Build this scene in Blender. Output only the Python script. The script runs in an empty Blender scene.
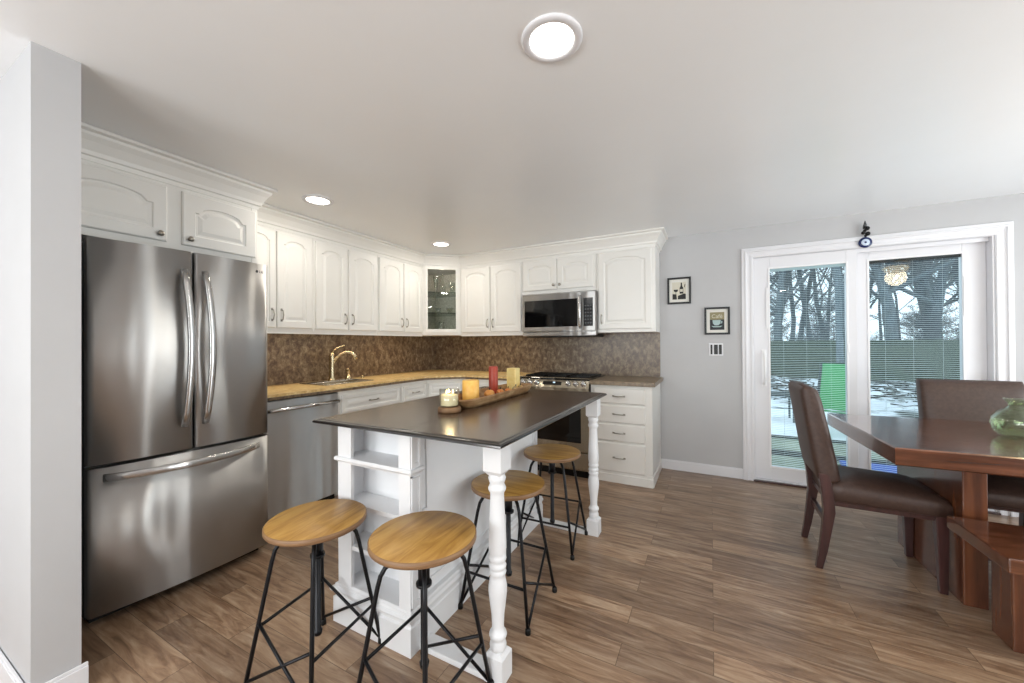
import bpy, bmesh, math, random
from mathutils import Vector, Matrix
R = math.radians
PI = math.pi
sc = bpy.context.scene
COL = sc.collection

# ------------------------------------------------------------------ camera
yw, pt, rl = R(27.661), R(0.298), R(-0.364)
F = Vector((-math.sin(yw) * math.cos(pt), math.cos(yw) * math.cos(pt), math.sin(pt)))
RR = Vector((math.cos(yw), math.sin(yw), 0))
UU = RR.cross(F)
R2 = RR * math.cos(rl) + UU * math.sin(rl)
U2 = UU * math.cos(rl) - RR * math.sin(rl)
cam = bpy.data.cameras.new('camera')
cam.sensor_width = 36
cam.lens = 379.11 / 1024 * 36
cam.clip_start = 0.05
cam.clip_end = 300
camo = bpy.data.objects.new('camera', cam)
COL.objects.link(camo)
camo.matrix_world = Matrix(((R2.x, U2.x, -F.x, 0), (R2.y, U2.y, -F.y, 0), (R2.z, U2.z, -F.z, 1.261), (0, 0, 0, 1)))
sc.camera = camo

# ------------------------------------------------------------------ world, exposure, large lights
w = bpy.data.worlds.new('overcast_sky')
sc.world = w
w.use_nodes = True
wn = w.node_tree.nodes
wn['Background'].inputs[0].default_value = (0.86, 0.93, 1.0, 1)
wn['Background'].inputs[1].default_value = 2.6
sc.view_settings.view_transform = 'Standard'
sc.view_settings.look = 'None'
sc.view_settings.gamma = 1
sc.view_settings.use_curve_mapping = False
sc.view_settings.exposure = 0.0
sc.cycles.max_bounces = 10
sc.cycles.diffuse_bounces = 6
sc.cycles.glossy_bounces = 5
sc.cycles.transparent_max_bounces = 16
sc.cycles.sample_clamp_indirect = 4.0
sc.cycles.caustics_reflective = False
sc.cycles.caustics_refractive = False
sc.cycles.use_denoising = True

def area(name, loc, rot, sx, sy, power, color, spread=180):
    l = bpy.data.lights.new(name, 'AREA')
    l.shape = 'RECTANGLE'; l.size = sx; l.size_y = sy
    l.energy = power; l.color = color; l.spread = R(spread)
    o = bpy.data.objects.new(name, l)
    o.location = loc; o.rotation_euler = rot
    COL.objects.link(o)
    return o
# area lamps stand in for window daylight, tilted up to brighten the ceiling
DAY = (1.0, 0.985, 0.965)
area('rear_window_uplight', (-2.1, -2.86, 1.35), (R(118), 0, 0), 1.5, 1.3, 80, DAY)
area('rear_window_uplight', (0.1, -2.86, 1.35), (R(118), 0, 0), 1.8, 1.3, 90, DAY)
area('right_window_uplight', (3.16, 1.4, 1.08), (R(112), 0, R(90)), 1.0, 1.9, 42, DAY)
area('right_window_uplight', (3.16, 2.7, 1.08), (R(112), 0, R(90)), 1.0, 1.9, 42, DAY)

# ------------------------------------------------------------------ materials
def srgb(h):
    h = h.lstrip('#')
    c = [int(h[i:i + 2], 16) / 255 for i in (0, 2, 4)]
    return tuple([x / 12.92 if x <= 0.04045 else ((x + 0.055) / 1.055) ** 2.4 for x in c] + [1])
def nset(node, name, val):
    if name in node.inputs: node.inputs[name].default_value = val
def mat(name, col, rough=0.5, metal=0.0, spec=0.5, coat=0.0, coatr=0.1):
    m = bpy.data.materials.new(name); m.use_nodes = True
    b = m.node_tree.nodes['Principled BSDF']
    c = srgb(col) if isinstance(col, str) else col
    b.inputs['Base Color'].default_value = c
    b.inputs['Roughness'].default_value = rough
    b.inputs['Metallic'].default_value = metal
    nset(b, 'Specular IOR Level', spec); nset(b, 'Coat Weight', coat); nset(b, 'Coat Roughness', coatr)
    m.diffuse_color = c
    return m
def ramp_mat(name, stops, scale=(1, 1, 1), nscale=5.0, detail=6.0, rough=0.5, metal=0.0, distort=0.0, bump=0.0, coat=0.0, nrough=0.6, spec=0.5, rot=(0,0,0), coatr=0.1):
    m = mat(name, stops[0][1], rough, metal, spec, coat, coatr)
    nt = m.node_tree; N = nt.nodes; L = nt.links; b = N['Principled BSDF']
    tc = N.new('ShaderNodeTexCoord'); mp = N.new('ShaderNodeMapping')
    mp.inputs['Scale'].default_value = scale; mp.inputs['Rotation'].default_value = rot
    nz = N.new('ShaderNodeTexNoise')
    nz.inputs['Scale'].default_value = nscale; nz.inputs['Detail'].default_value = detail
    nz.inputs['Roughness'].default_value = nrough; nz.inputs['Distortion'].default_value = distort
    cr = N.new('ShaderNodeValToRGB')
    el = cr.color_ramp.elements
    el[0].position = stops[0][0]; el[0].color = srgb(stops[0][1])
    el[1].position = stops[-1][0]; el[1].color = srgb(stops[-1][1])
    for p, c in stops[1:-1]:
        e = el.new(p); e.color = srgb(c)
    L.new(tc.outputs['Object'], mp.inputs['Vector']); L.new(mp.outputs[0], nz.inputs['Vector'])
    L.new(nz.outputs['Fac'], cr.inputs[0]); L.new(cr.outputs[0], b.inputs['Base Color'])
    if bump:
        bp = N.new('ShaderNodeBump'); bp.inputs['Strength'].default_value = bump; bp.inputs['Distance'].default_value = 0.01
        L.new(nz.outputs['Fac'], bp.inputs['Height']); L.new(bp.outputs[0], b.inputs['Normal'])
    return m
def emis(name, col, strength):
    m = mat(name, col, 0.5)
    b = m.node_tree.nodes['Principled BSDF']
    b.inputs['Emission Color'].default_value = srgb(col); b.inputs['Emission Strength'].default_value = strength
    return m
def thin_glass(name, tint, refl=0.9, rough=0.0, f0=1.45):
    m = bpy.data.materials.new(name); m.use_nodes = True
    nt = m.node_tree; N = nt.nodes; L = nt.links
    N.remove(N['Principled BSDF'])
    t = N.new('ShaderNodeBsdfTransparent'); t.inputs[0].default_value = srgb(tint)
    g = N.new('ShaderNodeBsdfGlossy'); g.inputs['Roughness'].default_value = rough
    g.inputs[0].default_value = (refl, refl, refl, 1)
    fr = N.new('ShaderNodeFresnel')
    ge = N.new('ShaderNodeNewGeometry'); ir = N.new('ShaderNodeMapRange')
    ir.inputs['To Min'].default_value = f0; ir.inputs['To Max'].default_value = 1 / f0
    L.new(ge.outputs['Backfacing'], ir.inputs['Value']); L.new(ir.outputs[0], fr.inputs[0])
    mx = N.new('ShaderNodeMixShader')
    L.new(fr.outputs[0], mx.inputs[0]); L.new(t.outputs[0], mx.inputs[1]); L.new(g.outputs[0], mx.inputs[2])
    L.new(mx.outputs[0], N['Material Output'].inputs[0])
    return m
M = {}
M['wall'] = ramp_mat('wall_paint', [(0.3, '#b8b8ba'), (0.7, '#bcbcbe')], nscale=3, rough=0.55)
M['ceil'] = ramp_mat('ceiling_paint', [(0.3, '#f1f3f5'), (0.7, '#f4f6f8')], nscale=1.5, rough=0.32, bump=0.04, spec=0.5)
M['trim'] = ramp_mat('trim_paint', [(0.3, '#e0e0e4'), (0.7, '#e4e4e8')], nscale=4, rough=0.35)
M['cab'] = ramp_mat('cabinet_paint', [(0.3, '#e8e7e3'), (0.7, '#ebeae7')], nscale=4, rough=0.38)
M['cabin'] = ramp_mat('cabinet_inside', [(0.35, '#cfc9bd'), (0.65, '#f2eee6')], nscale=45, rough=0.5)
M['island'] = ramp_mat('island_paint', [(0.3, '#dfe0e3'), (0.7, '#e4e5e7')], nscale=4, rough=0.4)
M['splash'] = ramp_mat('backsplash_laminate', [(0.28, '#392b20'), (0.42, '#584536'), (0.52, '#71604c'), (0.62, '#8f7f69'), (0.76, '#ab9c86')], scale=(1, 1, .75), nscale=24, detail=7, rough=0.34, nrough=0.72, distort=0.4)
M['counter'] = ramp_mat('countertop_laminate', [(0.30, '#b08d58'), (0.45, '#dcb97c'), (0.58, '#efd49c'), (0.75, '#f8e6b8')], scale=(1, 1, 1), nscale=16, detail=8, rough=0.3, nrough=0.7, distort=0.6)
M['counter_edge'] = ramp_mat('countertop_edge', [(0.32, '#43342a'), (0.5, '#74604c'), (0.7, '#96815f')], nscale=40, detail=6, rough=0.4, nrough=0.7)
M['counter_grey'] = ramp_mat('countertop_greybrown', [(0.30, '#5f5245'), (0.5, '#857562'), (0.7, '#a39176')], nscale=26, detail=8, rough=0.32, nrough=0.7)
M['darktop'] = ramp_mat('espresso_top', [(0.3, '#2b1d14'), (0.5, '#3c2a1e'), (0.7, '#4b3627')], scale=(14, 1.2, 14), nscale=3.0, detail=6, rough=0.24, coat=0.25, coatr=0.22)
M['darkedge'] = mat('espresso_edge', '#15100d', 0.22, coat=0.6)
M['seatwood'] = ramp_mat('stool_seat_wood', [(0.22, '#77532a'), (0.42, '#a07536'), (0.56, '#b48a47'), (0.75, '#c09a58')], scale=(1.3, 9, 6), nscale=3.2, detail=7, rough=0.42, distort=0.8, coat=0.0)
M['seatedge'] = ramp_mat('stool_seat_edge', [(0.3, '#6d5038'), (0.7, '#93714f')], scale=(2, 2, 30), nscale=5, rough=0.5)
M['blackmetal'] = mat('black_powder_coat', '#1d1d20', 0.36, 0.6)
M['steel'] = None
M['tablewood'] = ramp_mat('walnut_table', [(0.28, '#371c12'), (0.45, '#54301f'), (0.6, '#6a3f2a'), (0.75, '#7d4d33')], scale=(1.0, 10, 10), nscale=2.2, detail=7, rough=0.26, distort=0.15, coat=1.0, coatr=0.10)
M['tablewood_v'] = ramp_mat('walnut_pedestal', [(0.28, '#42251a'), (0.5, '#5f3826'), (0.75, '#77492f')], scale=(9, 9, .9), nscale=2.2, detail=5, rough=0.24, coat=0.4, coatr=0.18)
M['legwood'] = ramp_mat('dark_leg_wood', [(0.3, '#2b1918'), (0.7, '#4a2c2a')], scale=(9, 9, 1), nscale=3, rough=0.34, coat=0.25)
M['leather'] = ramp_mat('brown_leather', [(0.3, '#3c2b25'), (0.7, '#4a372f')], nscale=60, detail=3, rough=0.5, bump=0.06)
M['nickel'] = mat('brushed_nickel', '#a9a49b', 0.28, 1.0)
M['faucet'] = mat('warm_nickel', '#cdbf9f', 0.25, 1.0)
M['black'] = mat('black_plastic', '#060606', 0.35, spec=0.3)
M['blackglass'] = mat('black_glass', '#050506', 0.05, spec=0.6)
M['grey'] = mat('fridge_side_grey', '#2c2c2d', 0.5, 0.3)
M['whiteplastic'] = mat('white_plastic', '#f0f0f2', 0.35)
M['glasspane'] = thin_glass('window_glass', '#d3e2e6')
M['clear'] = thin_glass('clear_glass', '#fafbf9', f0=1.5)
M['bowlglass'] = thin_glass('cut_glass', '#f0f2ef', f0=1.8)
M['greenglass'] = thin_glass('green_glass', '#eff6ea', f0=1.5)
M['blind'] = mat('blind_slat', '#eef3f4', 0.5)
M['snow'] = ramp_mat('snow', [(0.40, '#3d3f3a'), (0.47, '#8d9496'), (0.52, '#dfe6ee'), (0.8, '#f2f6fb')], nscale=1.1, detail=9, rough=0.7, nrough=0.7)
M['snowclean'] = ramp_mat('clean_snow', [(0.3, '#dbe4ec'), (0.7, '#f2f6fb')], nscale=3, rough=0.7, bump=0.5)
M['patio'] = ramp_mat('patio_stone', [(0.3, '#5c6657'), (0.5, '#7f8978'), (0.62, '#98a08e'), (0.75, '#d4dcde')], nscale=2.3, detail=9, rough=0.8, nrough=0.7)
M['fence'] = ramp_mat('fence_boards', [(0.3, '#2d3829'), (0.7, '#4a5745')], scale=(7, 1, 1), nscale=3, rough=0.8)
M['bark'] = ramp_mat('bark', [(0.3, '#4d575b'), (0.7, '#79848a')], scale=(6, 6, 1), nscale=4, rough=0.9)
M['pinegreen'] = ramp_mat('evergreen', [(0.3, '#3a4d47'), (0.7, '#566b62')], nscale=6, rough=0.9)
M['twig'] = mat('twig_brown', '#35332c', 0.9)

BR, WV = 0.0, 1.0
def steel(name, c1, c2, rough=0.24, sc_=(1, 1, 1)):
    m = ramp_mat(name, [(0.3, c1), (0.7, c2)], scale=sc_, nscale=2.0, detail=4, rough=rough, metal=1.0)
    b = m.node_tree.nodes['Principled BSDF']
    nset(b, 'Anisotropic', 1.0); nset(b, 'Anisotropic Rotation', 0.25)
    # fine horizontal brushing (spreads reflections vertically) and faint sheet-metal waviness
    N = m.node_tree.nodes; L = m.node_tree.links
    tc = N.new('ShaderNodeTexCoord'); prev = None
    for scl, st_, dist, det in (((.6, .6, 700), BR, .0006, 3), ((8, 8, .4), WV, .009, 1)):
        mp = N.new('ShaderNodeMapping'); mp.inputs['Scale'].default_value = scl
        nz = N.new('ShaderNodeTexNoise'); nz.inputs['Scale'].default_value = 1.0; nz.inputs['Detail'].default_value = det
        bp = N.new('ShaderNodeBump'); bp.inputs['Strength'].default_value = st_; bp.inputs['Distance'].default_value = dist
        L.new(tc.outputs['Object'], mp.inputs['Vector']); L.new(mp.outputs[0], nz.inputs['Vector']); L.new(nz.outputs['Fac'], bp.inputs['Height'])
        if prev: L.new(prev.outputs[0], bp.inputs['Normal'])
        prev = bp
    L.new(prev.outputs[0], b.inputs['Normal'])
    return m
M['steel'] = steel('stainless_brushed', '#c4c3c2', '#cecdcc', 0.40, (1, 1, 1))
M['steelh'] = steel('stainless_handle', '#c4c4c4', '#d2d2d2', 0.22)
M['steelw'] = steel('stainless_warm', '#b5ab98', '#c2b8a5', 0.25)

def floor_mat():
    m = mat('vinyl_plank_floor', '#8b7058', 0.3)
    nt = m.node_tree; N = nt.nodes; L = nt.links; b = N['Principled BSDF']
    tc = N.new('ShaderNodeTexCoord')
    br = N.new('ShaderNodeTexBrick')
    br.offset = 0.37; br.offset_frequency = 2
    br.inputs['Scale'].default_value = 1.0
    br.inputs['Brick Width'].default_value = 0.92; br.inputs['Row Height'].default_value = 0.125
    br.inputs['Mortar Size'].default_value = 0.0012; br.inputs['Mortar Smooth'].default_value = 0.1; br.inputs['Bias'].default_value = 0.0
    br.inputs['Color1'].default_value = (0, 0, 0, 1); br.inputs['Color2'].default_value = (1, 1, 1, 1); br.inputs['Mortar'].default_value = (0.5, 0.5, 0.5, 1)
    L.new(tc.outputs['Object'], br.inputs['Vector'])
    # offset grain per plank
    sep = N.new('ShaderNodeSeparateColor'); L.new(br.outputs['Color'], sep.inputs[0])
    mul = N.new('ShaderNodeMath'); mul.operation = 'MULTIPLY'; mul.inputs[1].default_value = 37.0; L.new(sep.outputs[0], mul.inputs[0])
    cmb = N.new('ShaderNodeCombineXYZ'); L.new(mul.outputs[0], cmb.inputs[0]); L.new(mul.outputs[0], cmb.inputs[2])
    add = N.new('ShaderNodeVectorMath'); add.operation = 'ADD'; L.new(tc.outputs['Object'], add.inputs[0]); L.new(cmb.outputs[0], add.inputs[1])
    mp = N.new('ShaderNodeMapping'); mp.inputs['Scale'].default_value = (1.6, 12.0, 1.0); L.new(add.outputs[0], mp.inputs['Vector'])
    nz = N.new('ShaderNodeTexNoise'); nz.inputs['Scale'].default_value = 2.4; nz.inputs['Detail'].default_value = 8; nz.inputs['Roughness'].default_value = 0.62; nz.inputs['Distortion'].default_value = 0.9
    L.new(mp.outputs[0], nz.inputs['Vector'])
    cr = N.new('ShaderNodeValToRGB'); el = cr.color_ramp.elements
    el[0].position = 0.26; el[0].color = srgb('#67533f'); el[1].position = 0.78; el[1].color = srgb('#c6b6a2')
    for p, c in ((0.38, '#826854'), (0.50, '#9a8069'), (0.62, '#ac957e')):
        e = el.new(p); e.color = srgb(c)
    L.new(nz.outputs['Fac'], cr.inputs[0])
    # per plank tone
    cr2 = N.new('ShaderNodeValToRGB'); e2 = cr2.color_ramp.elements
    e2[0].position = 0.0; e2[0].color = (0.56, 0.53, 0.52, 1); e2[1].position = 1.0; e2[1].color = (1.06, 1.02, 0.97, 1)
    L.new(sep.outputs[0], cr2.inputs[0])
    mx = N.new('ShaderNodeMix'); mx.data_type = 'RGBA'; mx.blend_type = 'MULTIPLY'; mx.inputs[0].default_value = 0.85
    L.new(cr.outputs[0], mx.inputs[6]); L.new(cr2.outputs[0], mx.inputs[7])
    mx2 = N.new('ShaderNodeMix'); mx2.data_type = 'RGBA'; mx2.inputs[7].default_value = srgb('#3a2b20')
    ml = N.new('ShaderNodeMath'); ml.operation = 'MULTIPLY'; ml.inputs[1].default_value = 0.7; L.new(br.outputs['Fac'], ml.inputs[0])
    L.new(ml.outputs[0], mx2.inputs[0]); L.new(mx.outputs[2], mx2.inputs[6])
    L.new(mx2.outputs[2], b.inputs['Base Color'])
    bp = N.new('ShaderNodeBump'); bp.inputs['Strength'].default_value = 0.12; bp.inputs['Distance'].default_value = 0.004
    L.new(nz.outputs['Fac'], bp.inputs['Height']); L.new(bp.outputs[0], b.inputs['Normal'])
    b.inputs['Roughness'].default_value = 0.29
    return m
M['floor'] = floor_mat()

# ------------------------------------------------------------------ mesh helpers
class MB:
    def __init__(s): s.v = []; s.f = []; s.sm = []
    def add(s, vs, fs, smooth=False, T=None):
        n = len(s.v)
        for p in vs:
            p = Vector(p)
            s.v.append(T @ p if T else p)
        for f in fs: s.f.append([i + n for i in f]); s.sm.append(smooth)
        return s
    def box(s, x0, x1, y0, y1, z0, z1, T=None):
        vs = [(x, y, z) for x in (x0, x1) for y in (y0, y1) for z in (z0, z1)]
        fs = [(0, 1, 3, 2), (4, 6, 7, 5), (0, 4, 5, 1), (2, 3, 7, 6), (0, 2, 6, 4), (1, 5, 7, 3)]
        return s.add(vs, fs, T=T)
    def tube(s, pts, r, n=10, T=None, caps=True):
        pts = [Vector(p) for p in pts]
        rs = r if isinstance(r, (list, tuple)) else [r] * len(pts)
        vs = []; fs = []
        up = None
        for i, p in enumerate(pts):
            d = (pts[min(i + 1, len(pts) - 1)] - pts[max(i - 1, 0)])
            if d.length < 1e-9: d = Vector((0, 0, 1))
            d.normalize()
            if up is None:
                up = Vector((0, 0, 1)) if abs(d.z) < 0.9 else Vector((1, 0, 0))
                a = d.cross(up).normalized()
            else:
                a = (a - d * a.dot(d)).normalized()
            b = d.cross(a)
            for k in range(n):
                t = 2 * PI * k / n
                vs.append(p + (a * math.cos(t) + b * math.sin(t)) * rs[i])
        for i in range(len(pts) - 1):
            for k in range(n):
                fs.append((i * n + k, i * n + (k + 1) % n, (i + 1) * n + (k + 1) % n, (i + 1) * n + k))
        s.add(vs, fs, True, T)
        if caps:
            m = len(s.v) - len(vs)
            s.f.append([m + k for k in range(n)][::-1]); s.sm.append(False)
            s.f.append([m + (len(pts) - 1) * n + k for k in range(n)]); s.sm.append(False)
        return s
    def lathe(s, prof, n=24, c=(0, 0, 0), T=None, caps=True):
        vs = []; fs = []
        for r, z in prof:
            for k in range(n):
                t = 2 * PI * k / n
                vs.append((c[0] + r * math.cos(t), c[1] + r * math.sin(t), c[2] + z))
        for i in range(len(prof) - 1):
            for k in range(n):
                fs.append((i * n + k, i * n + (k + 1) % n, (i + 1) * n + (k + 1) % n, (i + 1) * n + k))
        s.add(vs, fs, True, T)
        if caps:
            m = len(s.v) - len(vs)
            if prof[0][0] > 1e-5: s.f.append([m + k for k in range(n)][::-1]); s.sm.append(False)
            if prof[-1][0] > 1e-5: s.f.append([m + (len(prof) - 1) * n + k for k in range(n)]); s.sm.append(False)
        return s
    def loops(s, loops, T=None, smooth=False, cap0=False, cap1=True):
        n = len(loops[0]); vs = [p for l in loops for p in l]; fs = []
        for i in range(len(loops) - 1):
            for k in range(n):
                fs.append((i * n + k, i * n + (k + 1) % n, (i + 1) * n + (k + 1) % n, (i + 1) * n + k))
        if cap0: fs.append(tuple(range(n))[::-1])
        if cap1: fs.append(tuple(range((len(loops) - 1) * n, len(loops) * n)))
        return s.add(vs, fs, smooth, T)
    def prism(s, poly, z0, z1, T=None):
        return s.loops([[(x, y, z0) for x, y in poly], [(x, y, z1) for x, y in poly]], T, cap0=True)
    def build(s, name, m, parent=None, bevel=0.0, segs=2, loc=None, subsurf=0, auto=None):
        me = bpy.data.meshes.new(name)
        me.from_pydata([tuple(p) for p in s.v], [], s.f)
        me.polygons.foreach_set('use_smooth', s.sm)
        me.materials.append(m)
        bm = bmesh.new(); bm.from_mesh(me); bmesh.ops.recalc_face_normals(bm, faces=bm.faces)
        bm.to_mesh(me); bm.free()
        o = bpy.data.objects.new(name, me)
        COL.objects.link(o)
        if parent: o.parent = parent
        if loc: o.location = loc
        if bevel:
            b = o.modifiers.new('b', 'BEVEL'); b.width = bevel; b.segments = segs; b.limit_method = 'ANGLE'; b.angle_limit = R(40)
            b.harden_normals = False
        if subsurf:
            b = o.modifiers.new('s', 'SUBSURF'); b.levels = subsurf; b.render_levels = subsurf
        return o

def tag(o, label, cat, group=None, kind=None):
    if label: o['label'] = label
    if cat: o['category'] = cat
    if group: o['group'] = group
    if kind: o['kind'] = kind
    return o
def empty(name, loc=(0, 0, 0), rz=0, label=None, cat=None, group=None):
    o = bpy.data.objects.new(name, None); COL.objects.link(o)
    o.location = loc; o.rotation_euler = (0, 0, rz); o.empty_display_size = 0.1
    return tag(o, label, cat, group)
def struct(o, label=None):
    o['kind'] = 'structure'
    if label: o['label'] = label
    return o
KIDS = {}
def copy_tree(o, parent=None):
    c = o.copy(); COL.objects.link(c); c.parent = parent
    for ch in list(o.children): copy_tree(ch, c)
    return c
def box(name, x0, x1, y0, y1, z0, z1, m, parent=None, bevel=0.0):
    return MB().box(x0, x1, y0, y1, z0, z1).build(name, m, parent, bevel)
def text(name, s, size, m, parent, T, ext=0.0008):
    cu = bpy.data.curves.new(name, 'FONT'); cu.body = s; cu.size = size; cu.extrude = ext
    cu.align_x = 'CENTER'; cu.align_y = 'CENTER'; cu.materials.append(m)
    o = bpy.data.objects.new(name, cu); COL.objects.link(o); o.parent = parent
    dg = bpy.context.evaluated_depsgraph_get()
    me = bpy.data.meshes.new_from_object(o.evaluated_get(dg)); bpy.data.objects.remove(o)
    o = bpy.data.objects.new(name, me); COL.objects.link(o); o.parent = parent
    o.matrix_local = T
    return o

# ------------------------------------------------------------------ room shell
H = 2.311; XL = -3.329; YB = 4.085; XR = 3.2; YR = -2.9
DX0, DX1, DZ = 0.335, 1.845, 2.045      # sliding door opening
struct(box('floor', XL - .12, XR + .12, YR - .12, YB + .12, -0.05, 0, M['floor']), 'grey brown wood plank floor of the kitchen and dining area')
struct(box('ceiling', XL - .12, XR + .12, YR - .12, YB + .12, H, H + .12, M['ceil']), 'smooth white ceiling with a soft sheen')
wb = MB().box(XL - .12, DX0, YB, YB + .12, 0, H).box(DX1, XR + .12, YB, YB + .12, 0, H).box(DX0, DX1, YB, YB + .12, DZ, H)
struct(wb.build('wall_back', M['wall']), 'pale grey wall around the sliding glass door')
struct(box('wall_left', XL - .12, XL, YR, YB, 0, H, M['wall']), 'pale grey wall behind the left cabinets')
def wall_open(name, axis, c0, c1, a0, a1, holes, label):
    mb = MB(); cur = a0
    def b(s0, s1, z0, z1):
        if axis == 'x': mb.box(s0, s1, c0, c1, z0, z1)
        else: mb.box(c0, c1, s0, s1, z0, z1)
    for h0, h1, z0, z1 in holes:
        b(cur, h0, 0, H); b(h0, h1, 0, z0); b(h0, h1, z1, H); cur = h1
    b(cur, a1, 0, H)
    return struct(mb.build(name, M['wall']), label)
wall_open('wall_rear', 'x', YR - .12, YR, XL, XR, [(-2.85, -1.35, .7, 2.0), (-0.8, 1.0, .7, 2.0)], 'pale grey wall behind the viewpoint')
wall_open('wall_right', 'y', XR, XR + .12, YR, YB, [(0.88, 1.92, .08, 2.08), (2.18, 3.22, .08, 2.08)], 'pale grey wall beside the dining area')
def win(n, axis, s0, s1, z0, z1, c):
    mb = MB(); g = MB(); t = .045
    def b(m_, a, b_, z, zz, d=.03):
        if axis == 'x': m_.box(a, b_, c - d, c + d, z, zz)
        else: m_.box(c - d, c + d, a, b_, z, zz)
    b(mb, s0, s0 + t, z0, z1); b(mb, s1 - t, s1, z0, z1); b(mb, s0, s1, z0, z0 + t); b(mb, s0, s1, z1 - t, z1)
    mid = (s0 + s1) / 2; b(mb, mid - .02, mid + .02, z0, z1)
    o = struct(mb.build('window_%d' % n, M['trim']), 'white framed window')
    (g.add([(s0, c, z0), (s1, c, z0), (s1, c, z1), (s0, c, z1)], [(0, 1, 2, 3)]) if axis == 'x' else g.add([(c, s0, z0), (c, s1, z0), (c, s1, z1), (c, s0, z1)], [(0, 1, 2, 3)])); g.build('window_pane', M['glasspane'], o)
win(1, 'x', -2.85, -1.35, .7, 2.0, YR - .08); win(2, 'x', -.8, 1.0, .7, 2.0, YR - .08)
win(3, 'y', .88, 1.92, .08, 2.08, XR + .08); win(4, 'y', 2.18, 3.22, .08, 2.08, XR + .08)
# stub wall at the left edge of the view
struct(box('wall_stub', XL, -2.06, 0.384, 0.502, 0, H, M['wall']), 'pale grey end of a short wall beside the refrigerator')
def baseb(name, x0, x1, y0, y1, h=.095):
    mb = MB().box(x0, x1, y0, y1, 0, h - .012)
    cx0, cx1, cy0, cy1 = x0, x1, y0, y1
    mb.box(x0 + (.003 if x1 - x0 < .05 else 0), x1 - (.003 if x1 - x0 < .05 else 0), y0 + (.003 if y1 - y0 < .05 else 0), y1 - (.003 if y1 - y0 < .05 else 0), h - .012, h)
    return struct(mb.build(name, M['trim'], bevel=.002))
baseb('baseboard_stub', -2.06, -2.045, .369, .517)
baseb('baseboard_stub_side', XL, -2.045, .369, .384)
baseb('baseboard_back', -.448, .255, YB - .014, YB)
baseb('baseboard_back_right', 1.93, XR, YB - .014, YB)
baseb('baseboard_right', XR - .014, XR, YR, YB)
baseb('baseboard_rear', XL, XR, YR, YR + .014)
baseb('baseboard_left', XL, XL + .014, YR, .369)

# door casing (profiled) : trim_1
def casing():
    x0, x1, zt = .255, 1.93, 2.118
    prof = [(0, 0), (0, .012), (.004, .018), (.022, .020), (.028, .026), (.036, .026), (.040, .017), (.050, .013), (.066, .013), (.072, .018), (.086, .018), (.092, .012), (.095, .0)]
    loops = []
    for mode in range(4):
        L_ = []
        for o, d in prof:
            y = YB - d
            L_.append([(x0 + o, y, 0), (x0 + o, y, zt - o), (x1 - o, y, zt - o), (x1 - o, y, 0)][mode])
        loops.append(L_)
    return MB().loops(loops, cap0=True).build('trim_1', M['trim'])
struct(casing(), 'wide white moulded casing around the sliding door')
# jamb lining
jb = MB().box(DX0, DX0 + .018, YB - .005, YB + .12, 0, DZ).box(DX1 - .018, DX1, YB - .005, YB + .12, 0, DZ).box(DX0, DX1, YB - .005, YB + .12, DZ - .018, DZ).box(DX0, DX1, YB + .0, YB + .13, -.02, .022)
jb.box(DX0 + .018, DX1 - .018, YB + .03, YB + .038, DZ - .05, DZ - .018)
struct(jb.build('trim_2', M['trim'], bevel=.002), 'white jamb of the sliding door')
struct(box('trim_3', DX0 + .0, DX1, YB - .03, YB + .0, 0, .014, M['legwood'], bevel=.003), 'dark wooden threshold strip')

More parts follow.
